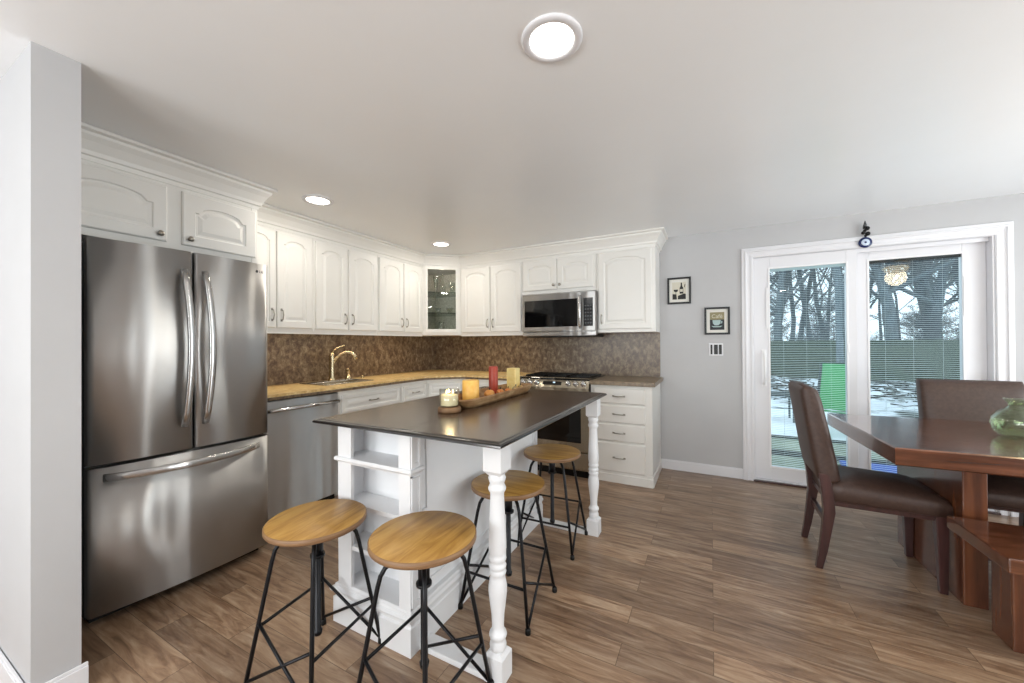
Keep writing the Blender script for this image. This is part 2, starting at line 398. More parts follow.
def slider(n, x0, x1, yc, gx0, gx1, gz0, gz1, label):
    z0, z1 = .025, DZ - .02
    e = empty('door_%d' % n, (x0, yc, 0)); struct(e, label)
    fr = MB()
    def b(mb, a, c, d, f, g, h): mb.box(a - x0, c - x0, d, f, g, h)
    b(fr, x0, gx0, -.02, .02, z0, z1); b(fr, gx1, x1, -.02, .02, z0, z1)
    b(fr, gx0, gx1, -.02, .02, z0, gz0); b(fr, gx0, gx1, -.02, .02, gz1, z1)
    fr.build('door_frame', M['trim'], e, .003)
    bd = MB(); t = .013
    for s in (-1, 1):
        y0, y1 = (-.026, -.02) if s < 0 else (.02, .026)
        b(bd, gx0 - t, gx0, y0, y1, gz0 - t, gz1 + t); b(bd, gx1, gx1 + t, y0, y1, gz0 - t, gz1 + t)
        b(bd, gx0, gx1, y0, y1, gz0 - t, gz0); b(bd, gx0, gx1, y0, y1, gz1, gz1 + t)
    bd.build('glazing_bead', M['whiteplastic'], e, .002)
    g = MB().add([(gx0 - x0, -.013, gz0), (gx1 - x0, -.013, gz0), (gx1 - x0, -.013, gz1), (gx0 - x0, -.013, gz1)], [(0, 1, 2, 3)])
    g.build('glass_pane', M['glasspane'], e)
    # blinds between the panes
    sl = MB(); z = gz0 + .02; k = 0
    while z < gz1 - .03:
        tl = .0012
        sl.add([(gx0 + .006 - x0, -.0028, z - tl), (gx1 - .006 - x0, -.0028, z - tl), (gx1 - .006 - x0, .0028, z + tl), (gx0 + .006 - x0, .0028, z + tl),
                (gx0 + .006 - x0, -.0028, z - tl + .0007), (gx1 - .006 - x0, -.0028, z - tl + .0007), (gx1 - .006 - x0, .0028, z + tl + .0007), (gx0 + .006 - x0, .0028, z + tl + .0007)],
               [(0, 1, 2, 3), (7, 6, 5, 4), (0, 4, 5, 1), (2, 6, 7, 3), (1, 5, 6, 2), (0, 3, 7, 4)])
        z += .0155
    for xx in (gx0 + .1, (gx0 + gx1) / 2, gx1 - .1):
        sl.tube([(xx - x0, -.006, gz0), (xx - x0, -.006, gz1)], .0007, 4)
    sl.build('blind_slats', M['blind'], e)
    hr = MB(); b(hr, gx0, gx1, -.009, .009, gz1 - .022, gz1); hr.build('blind_headrail', M['grey'] if n == 2 else M['blind'], e)
    cl = MB(); b(cl, gx1 + .002, gx1 + .018, -.032, -.026, 1.17, 1.24) if n == 1 else b(cl, gx1 + .004, gx1 + .018, -.032, -.026, 1.45, 1.75)
    if n == 1: b(cl, gx0 - .03, gx0 - .016, -.032, -.026, 1.38, 1.75)
    cl.build('blind_slider', M['whiteplastic'], e, .002)
    return e
s1 = slider(1, .354, 1.075, YB + .035, .475, 1.005, .145, 1.915, 'left sliding door panel with a blind between its panes')
s2 = slider(2, 1.055, 1.826, YB + .085, 1.165, 1.70, .145, 1.925, 'right fixed door panel with a blind between its panes')
hd = MB().tube([(.072, -.02, 1.17), (.072, -.045, 1.15), (.075, -.058, 1.08), (.075, -.058, .96), (.072, -.045, .895), (.072, -.02, .875)], .0105, 8)
hd.box(.055, .09, -.026, -.018, .86, 1.19)
hd.build('door_handle', M['whiteplastic'], s1, .002)

# ------------------------------------------------------------------ cabinet door maker (front faces -Y, local x width, z height)
def arch_loop(w_, h, ins, dy, arch, n=14):
    hw = w_ / 2 - ins
    zb = ins; zt = h - ins
    pts = [(-hw, dy, zb), (hw, dy, zb)]
    for k in range(n + 1):
        x = hw - 2 * hw * k / n
        t = abs(x / hw) if hw else 0
        a = arch * math.sqrt(max(0, 1 - (t / .84) ** 2)) * (1 if t < .84 else 0)
        pts.append((x, dy, zt - arch + a if arch else zt))
    return pts
def rect_as(w_, h, ins, dy, n=14):
    hw = w_ / 2 - ins
    return [(-hw, dy, ins), (hw, dy, ins)] + [(hw - 2 * hw * k / n, dy, h - ins) for k in range(n + 1)]
def door_mesh(w_, h, arch, st=.055, t=.019, glass=False):
    mb = MB()
    L = [rect_as(w_, h, 0, 0), rect_as(w_, h, 0, -t + .005), rect_as(w_, h, .006, -t)]
    s = min(st, w_ * .18)
    L += [arch_loop(w_, h, s, -t, arch), arch_loop(w_, h, s + .005, -t + .007, arch), arch_loop(w_, h, s + .016, -t + .0075, arch * .97),
          arch_loop(w_, h, s + .036, -t + .001, arch * .9)]
    mb.loops(L, cap0=True, cap1=True)
    return mb
def pull(x, z, vertical=True, L=.085, m=None):
    mb = MB(); y = -.019
    if vertical: P = [(x, y, z - L / 2), (x, y - .02, z - L / 2 + .006), (x, y - .028, z), (x, y - .02, z + L / 2 - .006), (x, y, z + L / 2)]
    else: P = [(x - L / 2, y, z), (x - L / 2 + .006, y - .018, z), (x, y - .025, z), (x + L / 2 - .006, y - .018, z), (x + L / 2, y, z)]
    mb.tube(P, [.006, .0040, .0045, .0040, .006], 8)
    for q in (P[0], P[-1]):
        if vertical: mb.box(q[0] - .007, q[0] + .007, q[1] - .004, q[1] + .0, q[2] - .009, q[2] + .009)
        else: mb.box(q[0] - .009, q[0] + .009, q[1] - .004, q[1] + .0, q[2] - .007, q[2] + .007)
    return mb
def knob(x, z):
    T = Matrix.Translation((x, -.019, z)) @ Matrix.Rotation(R(90), 4, 'X')
    return MB().lathe([(.009, 0), (.006, .004), (.005, .012), (.013, .018), (.015, .023), (.011, .028), (0.0, .030)], 16, T=T)
def add_door(parent, name, xc, z0, w_, h, arch, hnd=None, **k):
    """hnd: ('pull',dx,dz) | ('hpull',0,dz) | ('knob',dx,dz), relative to door bottom centre"""
    d = door_mesh(w_, h, arch, **k).build(name, parent.get('_m') and M['cab'] or M['cab'], parent, loc=(xc, 0, z0))
    if hnd:
        kind, hx, hz = hnd
        if kind == 'pull': pull(hx, hz).build('pull_handle', M['nickel'], d)
        elif kind == 'hpull': pull(hx, hz, False).build('pull_handle', M['nickel'], d)
        else: knob(hx, hz).build('knob', M['nickel'], d)
    return d
def drawer(parent, xc, z0, w_, h, panel=False):
    if panel: m = door_mesh(w_, h, 0, st=.03)
    else: m = MB().loops([rect_as(w_, h, 0, 0), rect_as(w_, h, 0, -.012), rect_as(w_, h, .008, -.019)], cap0=True)
    d = m.build('drawer', M['cab'], parent, loc=(xc, 0, z0))
    pull(0, h / 2, False, .095).build('pull_handle', M['nickel'], d)
    return d

ZU0, ZU1 = 1.363, 2.20
def upper(name, origin, rz, width, depth, z0, doors, label, z1=ZU1, group=None):
    """origin = front bottom left corner of carcass (world), local x along front, +y into the cabinet"""
    e = empty(name, origin, rz, label, 'cabinet', group)
    mb = MB().box(0, width, 0, depth, z0, z1)
    mb.build('cabinet_body', M['cab'], e, .002)
    for (xc, zz, w_, h, arch, hnd) in doors: add_door(e, 'cabinet_door', xc, zz, w_, h, arch, hnd)
    return e
XU = -3.0; YU = 3.755
strip_glow = emis('warm_led', '#ffd9a0', 3)
def light_strip(e, width, power=.75):
    MB().box(0, width, .0, .016, ZU0 - .012, ZU0).build('light_rail', M['cab'], e)
    MB().box(.05, width - .05, .03, .055, ZU0 - .005, ZU0 - .0002).build('light_strip', strip_glow, e)
    l = bpy.data.lights.new('strip_bulb', 'AREA'); l.shape = 'RECTANGLE'; l.size = width - .12; l.size_y = .03; l.energy = power; l.color = (1, .86, .64)
    o = bpy.data.objects.new('strip_bulb', l); COL.objects.link(o)
    o.matrix_world = e.matrix_basis @ Matrix.Translation((width / 2, .0425, ZU0 - .007))
dz = 1.395; dh = 2.148 - dz
# left run : rz=90 -> local x -> +Y , local -y -> +X
def left_upper(y0, y1, edges, label):
    doors = []
    for i, (a, b) in enumerate(edges):
        hx = (1 if i == 0 else -1) * ((b - a) / 2 - .032)
        doors.append(((a + b) / 2 - y0, dz, b - a, dh, .035, ('pull', hx, .10)))
    e = upper('wall_cabinet', (XU, y0, 0), R(90), y1 - y0, .327, ZU0, doors, label)
    light_strip(e, y1 - y0); return e
left_upper(1.455, 2.074, [(1.50, 1.755), (1.763, 2.058)], 'white arched two-door wall cabinet next to the refrigerator')
left_upper(2.076, 2.782, [(2.092, 2.412), (2.428, 2.770)], 'white arched two-door wall cabinet above the faucet')
left_upper(2.784, 3.46, [(2.796, 3.136), (3.146, 3.446)], 'white arched two-door wall cabinet between sink and glass-front corner cabinet')
# back run : rz=0, local x -> +X
def back_upper(x0, x1, edges, label, z0=ZU0, dz0=dz, hk='pull'):
    doors = []
    for i, (a, b) in enumerate(edges):
        hx = (1 if i == 0 and len(edges) > 1 else -1) * ((b - a) / 2 - .030)
        doors.append(((a + b) / 2 - x0, dz0, b - a, 2.148 - dz0, .035 if dz0 < 1.6 else .028, (hk, hx, .10 if hk == 'pull' else .045)))
    e = upper('wall_cabinet', (x0, YU, 0), 0, x1 - x0, .327, z0, doors, label)
    if x0 < -2.5: light_strip(e, x1 - x0, .6)
    return e
back_upper(-2.66, -1.831, [(-2.635, -2.245), (-2.232, -1.845)], 'white two-door wall cabinet left of the microwave')
back_upper(-1.829, -1.011, [(-1.81, -1.428), (-1.418, -1.035)], 'short white two-door wall cabinet above the microwave', 1.79, 1.828, 'knob')
c = back_upper(-1.009, -.452, [(-.985, -.485)], 'white single-door wall cabinet right of the microwave')
# corner wall cabinet with glass
A = Vector((XU, 3.462, 0)); B = Vector((-2.662, YU, 0))
d = (B - A); Wd = d.length; ang = math.atan2(d.y, d.x)
e = empty('corner_cabinet', A, ang, 'diagonal white corner wall cabinet with a glass door', 'cabinet')
Ti = Matrix.Rotation(-ang, 4, 'Z') @ Matrix.Translation(-A)
poly = [(-3.322, 3.464), (-3.002, 3.464), (-2.664, 3.752), (-2.664, 4.082), (-3.322, 4.082)]
pl = [(Ti @ Vector((x, y, 0))) for x, y in poly]; pl2 = [(p.x, p.y) for p in pl]
sh = MB()
sh.prism(pl2, ZU0, ZU0 + .02); sh.prism(pl2, ZU1 - .02, ZU1)
def wallseg(mb, p, q, z0, z1, t=.012):
    p = Vector(p); q = Vector(q); u = (q - p).normalized(); nrm = Vector((-u.y, u.x)) * t
    mb.prism([tuple(p), tuple(q), tuple(q + nrm), tuple(p + nrm)], z0, z1)
for i, j in ((0, 1), (2, 3), (3, 4), (4, 0)): wallseg(sh, pl2[i], pl2[j], ZU0 + .02, ZU1 - .02)
fg0, fg1 = .045, Wd - .045
sh.box(0, fg0, 0, .018, ZU0, ZU1).box(fg1, Wd, 0, .018, ZU0, ZU1).box(fg0, fg1, 0, .018, ZU0, 1.42).box(fg0, fg1, 0, .018, 2.16, ZU1)
sh.build('cabinet_body', M['cab'], e)
ln = MB()
inn = [(Ti @ Vector((x, y, 0))) for x, y in [(-3.305, 3.49), (-3.01, 3.49), (-2.69, 3.77), (-2.69, 4.065), (-3.305, 4.065)]]
inn = [(p.x, p.y) for p in inn]
for i, j in ((2, 3), (3, 4), (4, 0)): wallseg(ln, inn[i], inn[j], ZU0 + .021, ZU1 - .021, .004)
ln.build('mirrored_lining', M['cabin'], e)
fr = MB()
fw = .05
fr.box(.03, fg0 + .015, -.019, 0, 1.395, 2.185).box(fg1 - .015, Wd - .03, -.019, 0, 1.395, 2.185)
fr.box(fg0 + .015, fg1 - .015, -.019, 0, 1.395, 1.437).box(fg0 + .015, fg1 - .015, -.019, 0, 2.145, 2.185)
dr = fr.build('cabinet_door', M['cab'], e, .002)
box('glass_pane', fg0 + .015, fg1 - .015, -.011, -.008, 1.437, 2.145, M['clear'], dr)
sp = [(-3.29, 3.50), (-3.01, 3.50), (-2.70, 3.77), (-2.70, 4.05), (-3.29, 4.05)]
sp = [(Ti @ Vector((x, y, 0))) for x, y in sp]; sp = [(p.x, p.y) for p in sp]
shelfglass = thin_glass('shelf_glass', '#c3cec6')
for zz in (1.635, 1.885): MB().prism(sp, zz - .008, zz).build('shelf', shelfglass, e)
MB().lathe([(.03, 0), (.03, -.008), (.0, -.009)], 20, c=(Wd / 2, .052, ZU1 - .021)).build('added_puck_light', emis('added_puck_lens', '#fff0d8', 5), e)  # puck lamp added out of sight to brighten the cabinet interior
pk = bpy.data.lights.new('added_puck_bulb', 'POINT'); pk.energy = 1.1; pk.color = (1, .93, .82); pk.shadow_soft_size = .03
pko = bpy.data.objects.new('added_puck_bulb', pk); pko.location = e.matrix_basis @ Vector((Wd / 2, .055, ZU1 - .05)); COL.objects.link(pko)
# glassware on the shelves
def glassware(name, x, y, z, prof, label):
    tag(MB().lathe(prof, 20, c=(0, 0, 0)).build(name, M['bowlglass'], loc=(x, y, z)), label, 'glassware')
glassware('decanter', -2.86, 3.66, 1.886, [(.035, 0), (.04, .02), (.038, .07), (.014, .12), (.013, .16), (.022, .17), (.02, .2), (0, .215)], 'cut glass decanter on the top shelf of the corner cabinet')
glassware('glass_vase', -2.93, 3.62, 1.886, [(.018, 0), (.02, .01), (.016, .05), (.03, .15), (.034, .19), (.031, .19), (.02, .06), (0, .05)], 'slim flared glass at the left of the top shelf of the corner cabinet')
glassware('glass_tumbler', -2.77, 3.73, 1.886, [(.022, 0), (.03, .01), (.034, .12), (.031, .12), (.026, .02), (0, .015)], 'straight glass tumbler at the right of the top shelf of the corner cabinet')
glassware('glass_cup', -2.90, 3.63, 1.636, [(.02, 0), (.03, .01), (.034, .055), (.031, .055), (.026, .012), (0, .01)], 'low glass cup on the middle shelf of the corner cabinet, on the left')
glassware('glass_bowl', -2.80, 3.72, 1.636, [(.025, 0), (.02, .01), (.045, .045), (.05, .06), (.046, .06), (.015, .016), (0, .015)], 'small glass bowl on the middle shelf of the corner cabinet, on the right')
glassware('glass_pitcher', -2.87, 3.65, 1.384, [(.035, 0), (.045, .02), (.04, .07), (.03, .11), (.036, .14), (.033, .14), (.026, .11), (.036, .07), (.03, .01), (0, .01)], 'glass pitcher on the bottom of the corner cabinet')

# cabinet over the refrigerator
e = empty('wall_cabinet', (-2.68, .504, 0), R(90), 'deep white two-door cabinet above the refrigerator', 'cabinet')
MB().box(0, .948, 0, .645, 1.80, 2.20).build('cabinet_body', M['cab'], e, .002)
add_door(e, 'cabinet_door', .245, 1.838, .45, .305, .045, ('knob', .19, .035), st=.06)
add_door(e, 'cabinet_door', .735, 1.838, .395, .305, .045, ('knob', -.165, .035), st=.06)
MB().box(.912, .948, -.004, .0, 1.80, 2.20).build('face_stile', M['cab'], e, .001)

# crown mouldings
def crown(n, path, outward, label, z0=2.165, z1=H - .002, proj=.085):
    prof = [(0, z0), (.006, z0), (.010, z0 + .022), (.020, z0 + .026), (.024, z0 + .045), (.045, z0 + .085), (.062, z0 + .108), (.064, z0 + .122), (proj, z0 + .128), (proj, z1), (0, z1)]
    P = [Vector(p) for p in path]
    nn = len(P); loops = []
    nrm = []
    for i in range(nn - 1):
        u = (P[i + 1] - P[i]).normalized(); nrm.append(Vector((u.y, -u.x)) * outward)
    for i in range(nn):
        if i == 0: m_ = nrm[0]
        elif i == nn - 1: m_ = nrm[-1]
        else:
            m_ = (nrm[i - 1] + nrm[i]); m_ = m_ / m_.length; m_ = m_ / m_.dot(nrm[i])
        loops.append([(P[i].x + m_.x * a, P[i].y + m_.y * a, z) for a, z in prof])
    mb = MB().loops(loops, cap0=True)
    return struct(mb.build('trim_%d' % n, M['cab']), label)
crown(4, [(-3.0, 1.445), (-3.0, 3.462), (-2.662, 3.755), (-.452, 3.755), (-.452, YB - .002)], 1, 'white crown moulding above the wall cabinets')
crown(5, [(-2.68, .505), (-2.68, 1.452), (-2.99, 1.452)], 1, 'white crown moulding above the refrigerator cabinet')

# under-cabinet light rail
lr = MB().box(-3.02, -3.0, 1.455, 3.462, ZU0 - .012, ZU0 + .012)

# backsplash panels
struct(box('wall_backsplash_left', XL, XL + .008, 1.40, YB - .008, .90, ZU0, M['splash']), 'mottled dark brown backsplash behind the sink')
struct(box('wall_backsplash_back', XL, -.452, YB - .008, YB, .90, ZU0, M['splash']), 'mottled dark brown backsplash behind the range')

# ------------------------------------------------------------------ base cabinets
FX = -2.72
ZC = .876
def base(name, origin, rz, width, depth, label, fronts, toe=True):
    e = empty(name, origin, rz, label, 'cabinet')
    mb = MB().box(0, width, 0, depth, .10, ZC)
    mb.box(0, width, .06 if toe else -.004, depth, 0, .10)
    mb.build('cabinet_body', M['cab'], e, .002)
    for f in fronts:
        if f[0] == 'drawer': drawer(e, *f[1:])
        else: add_door(e, 'cabinet_door', *f[1:])
    return e
base('base_cabinet', (FX, 2.095, 0), R(90), .725, .60, 'white sink base cabinet with a wide drawer front beside the dishwasher',
     [('drawer', .3625, .69, .67, .15, True), ('door', .19, .13, .33, .54, 0, ('pull', .12, .46)), ('door', .535, .13, .33, .54, 0, ('pull', -.12, .46))])
base('base_cabinet', (FX, 2.822, 0), R(90), .376, .60, 'narrow white base cabinet with one drawer between sink and corner',
     [('drawer', .188, .69, .34, .15, True), ('door', .188, .13, .34, .54, 0, ('pull', .12, .46))])
struct(box('trim_6', XL + .01, FX, 1.402, 1.478, 0, ZC, M['cab'], bevel=.002), 'white filler panel between refrigerator and dishwasher')
# corner base
A = Vector((FX, 3.20, 0)); B = Vector((-2.445, 3.475, 0)); d = B - A; Wd = d.length; ang = math.atan2(d.y, d.x)
e = empty('corner_cabinet', A, ang, 'diagonal white base cabinet in the corner under the countertop', 'cabinet')
Ti = Matrix.Rotation(-ang, 4, 'Z') @ Matrix.Translation(-A)
def tl(poly): return [((Ti @ Vector((x, y, 0))).x, (Ti @ Vector((x, y, 0))).y) for x, y in poly]
MB().prism(tl([(-3.32, 3.20), (FX, 3.20), (-2.445, 3.475), (-2.445, 4.08), (-3.32, 4.08)]), .0, ZC).build('cabinet_body', M['cab'], e)
drawer(e, Wd / 2, .69, Wd - .03, .15, True)
add_door(e, 'cabinet_door', Wd / 2, .13, Wd - .03, .54, 0, ('pull', .1, .46))
base('base_cabinet', (-2.443, 3.475, 0), 0, .702, .60, 'white base cabinet between the corner and the range',
     [('drawer', .35, .69, .65, .15, True), ('door', .185, .13, .32, .54, 0, ('pull', .11, .46)), ('door', .515, .13, .32, .54, 0, ('pull', -.11, .46))])
e = base('drawer_cabinet', (-.995, 3.475, 0), 0, .543, .60, 'white four-drawer base cabinet at the end of the run below the two framed pictures', [], toe=False)
for z0, h in ((.712, .14), (.54, .158), (.375, .152), (.10, .258)): drawer(e, .26, z0, .45, h)
MB().box(0, .545, -.014, -.004, 0, .075).build('base_board', M['cab'], e, .003)
MB().box(.543, .552, 0, .598, 0, .09).build('side_base_board', M['cab'], e, .002)

# countertops
ct = MB()
Z0, Z1 = .877, .914
ct.box(XL + .009, -3.142, 1.402, 3.45, Z0, Z1).box(-2.884, -2.694, 1.402, 3.13, Z0, Z1)
ct.box(-3.142, -2.884, 1.402, 2.113, Z0, Z1).box(-3.142, -2.884, 2.587, 3.45, Z0, Z1)
ct.prism([(-2.884, 3.13), (-2.694, 3.13), (-2.66, 3.20), (-2.46, 3.41), (-2.40, 3.45), (-2.884, 3.45)], Z0, Z1)
ct.prism([(XL + .009, 3.45), (-1.742, 3.45), (-1.742, YB - .009), (XL + .009, YB - .009)], Z0, Z1)
e = ct.build('countertop', M['counter'])
tag(e, 'tan mottled countertop running from the refrigerator round the corner to the range', 'countertop')
ed = MB()
pth = [(-2.694, 1.402), (-2.694, 3.13), (-2.66, 3.20), (-2.46, 3.41), (-2.40, 3.45), (-1.742, 3.45)]
for i in range(len(pth) - 1):
    p = Vector(pth[i]); q = Vector(pth[i + 1]); u = (q - p).normalized(); nn = Vector((u.y, -u.x)) * .004
    ed.prism([tuple(p), tuple(q), tuple(q + nn), tuple(p + nn)], Z0, Z1 - .017)
ed.build('countertop_edge', M['counter_edge'], e)
e = MB().box(-.997, -.425, 3.44, YB - .009, Z0, Z1).build('countertop', M['counter_grey'], bevel=.004)
tag(e, 'short grey-brown countertop over the four-drawer cabinet right of the range', 'countertop')

# sink
e = empty('kitchen_sink', (-3.0, 2.35, 0), 0, 'stainless drop-in sink set in the tan countertop', 'sink')
sk = MB()
X0, X1, Y0, Y1 = -.225, .135, -.255, .255
sk.box(X0, -.12, Y0, Y1, .9145, .922).box(.105, X1, Y0, Y1, .9145, .922).box(-.12, .105, Y0, Y0 + .03, .9145, .922).box(-.12, .105, Y1 - .03, Y1, .9145, .922)
sk.build('sink_rim', M['steelh'], e, .003)
bs = MB().box(-.14, .115, Y0 + .02, Y1 - .02, .72, .726).box(-.14, -.134, Y0 + .02, Y1 - .02, .72, .914).box(.109, .115, Y0 + .02, Y1 - .02, .72, .914)
bs.box(-.14, .115, Y0 + .02, Y0 + .026, .72, .914).box(-.14, .115, Y1 - .026, Y1 - .02, .72, .914)
bs.build('sink_basin', M['steelw'], e)
# faucet
fx, fy = -3.175, 2.385
e = empty('kitchen_faucet', (fx, fy, .9221), 0, 'warm nickel kitchen faucet with a curved spout behind the sink', 'faucet')
MB().lathe([(.034, 0), (.034, .008), (.028, .016), (.024, .03), (.022, .16), (.024, .2), (.022, .245), (.016, .262), (0, .268)], 20).build('faucet_body', M['faucet'], e)
arc = [(0, 0, .14)]
u = Vector((.62, .78, 0)).normalized()
for t_, z in ((.03, .20), (.07, .245), (.12, .268), (.165, .262), (.195, .235), (.21, .195)): arc.append((u.x * t_, u.y * t_, z))
MB().tube(arc, [.014, .013, .013, .0135, .015, .018, .0195], 12).build('spout', M['faucet'], e)
MB().tube([(0, 0, .262), (.02, .028, .30), (.045, .075, .325), (.055, .10, .33)], [.011, .008, .006, .006], 8).build('lever', M['faucet'], e)
e = empty('side_sprayer', (-3.165, 2.56, .9221), 0, 'small nickel side sprayer to the right of the faucet', 'sprayer')
MB().lathe([(.034, 0), (.034, .008), (.02, .022), (.016, .045)], 16).build('sprayer_base', M['faucet'], e)
MB().tube([(0, 0, .04), (0, 0, .07), (.008, -.01, .095), (.02, -.025, .098), (.026, -.032, .085)], [.016, .015, .014, .014, .014], 10).build('sprayer_head', M['faucet'], e)
tag(MB().lathe([(.016, 0), (.016, .004), (.009, .01), (.009, .028), (.0, .03)], 14).build('soap_dispenser', M['faucet'], loc=(-3.2, 2.76, .9145)), 'tiny nickel dispenser cap at the right end of the sink', 'dispenser')

# ------------------------------------------------------------------ dishwasher
e = empty('dishwasher', (-2.70, 1.485, 0), R(90), 'stainless steel dishwasher between refrigerator and sink cabinet', 'dishwasher')
MB().box(.004, .600, .025, .58, .055, .872).build('appliance_body', M['grey'], e)
MB().box(.004, .600, .0, .025, .055, .795).box(.004, .600, .0, .025, .80, .868).build('dishwasher_door', M['steel'], e, .006)
MB().tube([(.02, .0, .805), (.02, -.03, .805), (.30, -.036, .805), (.584, -.03, .805), (.584, .0, .805)], .014, 12).build('bar_handle', M['steelh'], e)
MB().box(.004, .600, .05, .56, 0.0, .054).build('toe_kick', M['black'], e)

# ------------------------------------------------------------------ refrigerator
fr_ang = R(90 - 2.6)
e = empty('refrigerator', (-2.435, .612, 0), fr_ang, 'large stainless french-door refrigerator with a freezer drawer', 'refrigerator')
FW = .752
MB().box(.0, FW, .055, .70, .035, 1.735).build('appliance_body', M['grey'], e, .004)
MB().box(.02, FW - .02, .08, .66, .0, .035).build('base_grille', M['black'], e)
def bowed(x0, x1, z0, z1, full0, full1, bulge=.03, n=18, back=.05):
    mb = MB(); loops = []
    pts = []
    r = .016
    def yy(x):
        t = (x - full0) / (full1 - full0) * 2 - 1
        return -bulge * (1 - abs(t) ** 2.2)
    fr_ = []
    for k in range(n + 1):
        x = x0 + (x1 - x0) * k / n
        edge = min(x - x0, x1 - x)
        rr = 0
        if edge < r: rr = r - math.sqrt(max(0, r * r - (r - edge) ** 2))
        fr_.append((x, yy(x) + rr))
    # finer near the ends
    ends = [0, .002, .006, .011]
    xs = sorted(set([x0 + e_ for e_ in ends] + [x1 - e_ for e_ in ends] + [x0 + (x1 - x0) * k / n for k in range(1, n)]))
    fr_ = []
    for x in xs:
        edge = min(x - x0, x1 - x); rr = 0
        if edge < r: rr = (r - math.sqrt(max(0, r * r - (r - edge) ** 2))) * .8
        fr_.append((x, yy(x) + rr))
    poly = fr_ + [(x1, back), (x0, back)]
    m_ = len(poly)
    vs = [(x, y, z0) for x, y in poly] + [(x, y, z1) for x, y in poly]
    nf = len(fr_)
    fs = [tuple(range(m_))[::-1], tuple(range(m_, 2 * m_))]
    mb.add(vs, fs)
    base_i = len(mb.v) - len(vs)
    for k in range(m_):
        k2 = (k + 1) % m_
        mb.f.append([base_i + k, base_i + k2, base_i + m_ + k2, base_i + m_ + k]); mb.sm.append(k < nf - 1)
    return mb, yy
ms = .372
mb, yf = bowed(.0, ms - .003, .728, 1.748, 0, FW)
dl = mb.build('refrigerator_door', M['steel'], e)
mb, _ = bowed(ms + .003, FW, .728, 1.748, 0, FW)
drr = mb.build('refrigerator_door', M['steel'], e)
mb, _ = bowed(.0, FW, .055, .712, 0, FW)
fz = mb.build('freezer_drawer', M['steel'], e)
def flat_tube(pts, wdt, thk, wdir):
    """rectangular bar along pts ; wdir = direction of the wide side"""
    mb = MB(); loops = []; P = [Vector(p) for p in pts]; wd = Vector(wdir)
    for i, p in enumerate(P):
        t = (P[min(i + 1, len(P) - 1)] - P[max(i - 1, 0)]).normalized()
        nrm = t.cross(wd).normalized()
        a, b = wd * wdt / 2, nrm * thk / 2
        c_ = .3
        loops.append([p + a * c_ * 2.2 + b, p + a + b * .3, p + a - b * .3, p + a * c_ * 2.2 - b, p - a * c_ * 2.2 - b, p - a - b * .3, p - a + b * .3, p - a * c_ * 2.2 + b])
    return mb.loops(loops, cap0=True, smooth=True)
def vh(x, s):
    pts = []
    for k in range(13):
        t = k / 12; z = .85 + .80 * t
        y = yf(x) - .012 - .055 * math.sin(PI * t) ** .7
        xx = x + s * .012 * math.sin(PI * t)
        pts.append((xx, y, z))
    return pts
flat_tube(vh(ms - .045, 1), .032, .017, (1, 0, 0)).build('door_handle', M['steelh'], dl)
flat_tube(vh(ms + .045, 1), .032, .017, (1, 0, 0)).build('door_handle', M['steelh'], drr)
pts = []
for k in range(17):
    t = k / 16; x = .045 + .64 * t
    pts.append((x, yf(x) - .010 - .050 * math.sin(PI * t) ** .6, .668 - 0.004 * math.sin(PI * t)))
flat_tube(pts, .036, .017, (0, 0, 1)).build('drawer_handle', M['steelh'], fz)
lg = mat('logo_grey', '#4a4a4c', 0.4)
T = Matrix.Translation((FW - .042, yf(FW - .045) - .0015, 1.700)) @ Matrix.Rotation(R(14), 4, 'Z') @ Matrix.Rotation(R(90), 4, 'X')
text('logo_lettering', 'LG', .022, lg, drr, T)
T2 = Matrix.Translation((FW - .068, yf(FW - .068) - .001, 1.700)) @ Matrix.Rotation(R(10), 4, 'Z') @ Matrix.Rotation(R(90), 4, 'X')
MB().lathe([(.008, 0), (.008, .0012)], 16, T=T2).build('logo_emblem', lg, drr)

# ------------------------------------------------------------------ range
rx0, rx1, ry = -1.738, -1.002, 3.425
e = empty('kitchen_range', (rx0, ry, 0), 0, 'stainless slide-in range with front knobs and black glass oven door', 'range')
RW = rx1 - rx0
MB().box(0, RW, .03, .65, .06, .905).build('appliance_body', M['steelw'], e)
MB().box(-.002, RW + .002, .04, .648, .905, .922).build('cooktop', M['blackglass'], e, .003)
cp = MB().add([(0, .0, .79), (RW, .0, .79), (RW, .0, .835), (0, .0, .835), (0, .055, .925), (RW, .055, .925), (0, .10, .925), (RW, .10, .925), (0, .10, .79), (RW, .10, .79)],
              [(0, 1, 2, 3), (3, 2, 5, 4), (4, 5, 7, 6), (6, 7, 9, 8), (8, 9, 1, 0), (0, 3, 4, 6, 8), (1, 9, 7, 5, 2)])
cpo = cp.build('control_panel', M['steelw'], e, .003)
sl = math.atan2(.055, .09)
def on_panel(x, t): # t 0..1 up the slope
    return Matrix.Translation((x, .055 * t - .001, .835 + .09 * t)) @ Matrix.Rotation(R(90) - sl, 4, 'X')
for x in (.055, .13, .205, RW - .205, RW - .13, RW - .055):
    MB().lathe([(.027, 0), (.027, .004), (.020, .006), (.019, .026), (.016, .030), (0, .030)], 18, T=on_panel(x, .45)).box(-.003, .003, -.018, .018, .028, .033, T=on_panel(x, .45)).build('control_knob', M['steelh'], cpo)
MB().box(-.095, .095, -.026, .026, -.001, .002, T=on_panel(RW / 2, .5)).build('display', M['blackglass'], cpo)
MB().box(-.012, .012, -.006, .006, .0021, .0028, T=on_panel(RW / 2 + .02, .5)).build('clock_digits', emis('clock_blue', '#bcd2e6', 1.0), cpo)
od = MB().box(0, RW, .0, .035, .245, .775).build('oven_door', M['steelw'], e, .004)
MB().box(.075, RW - .075, -.003, .001, .325, .70).build('oven_window', M['blackglass'], od, .002)
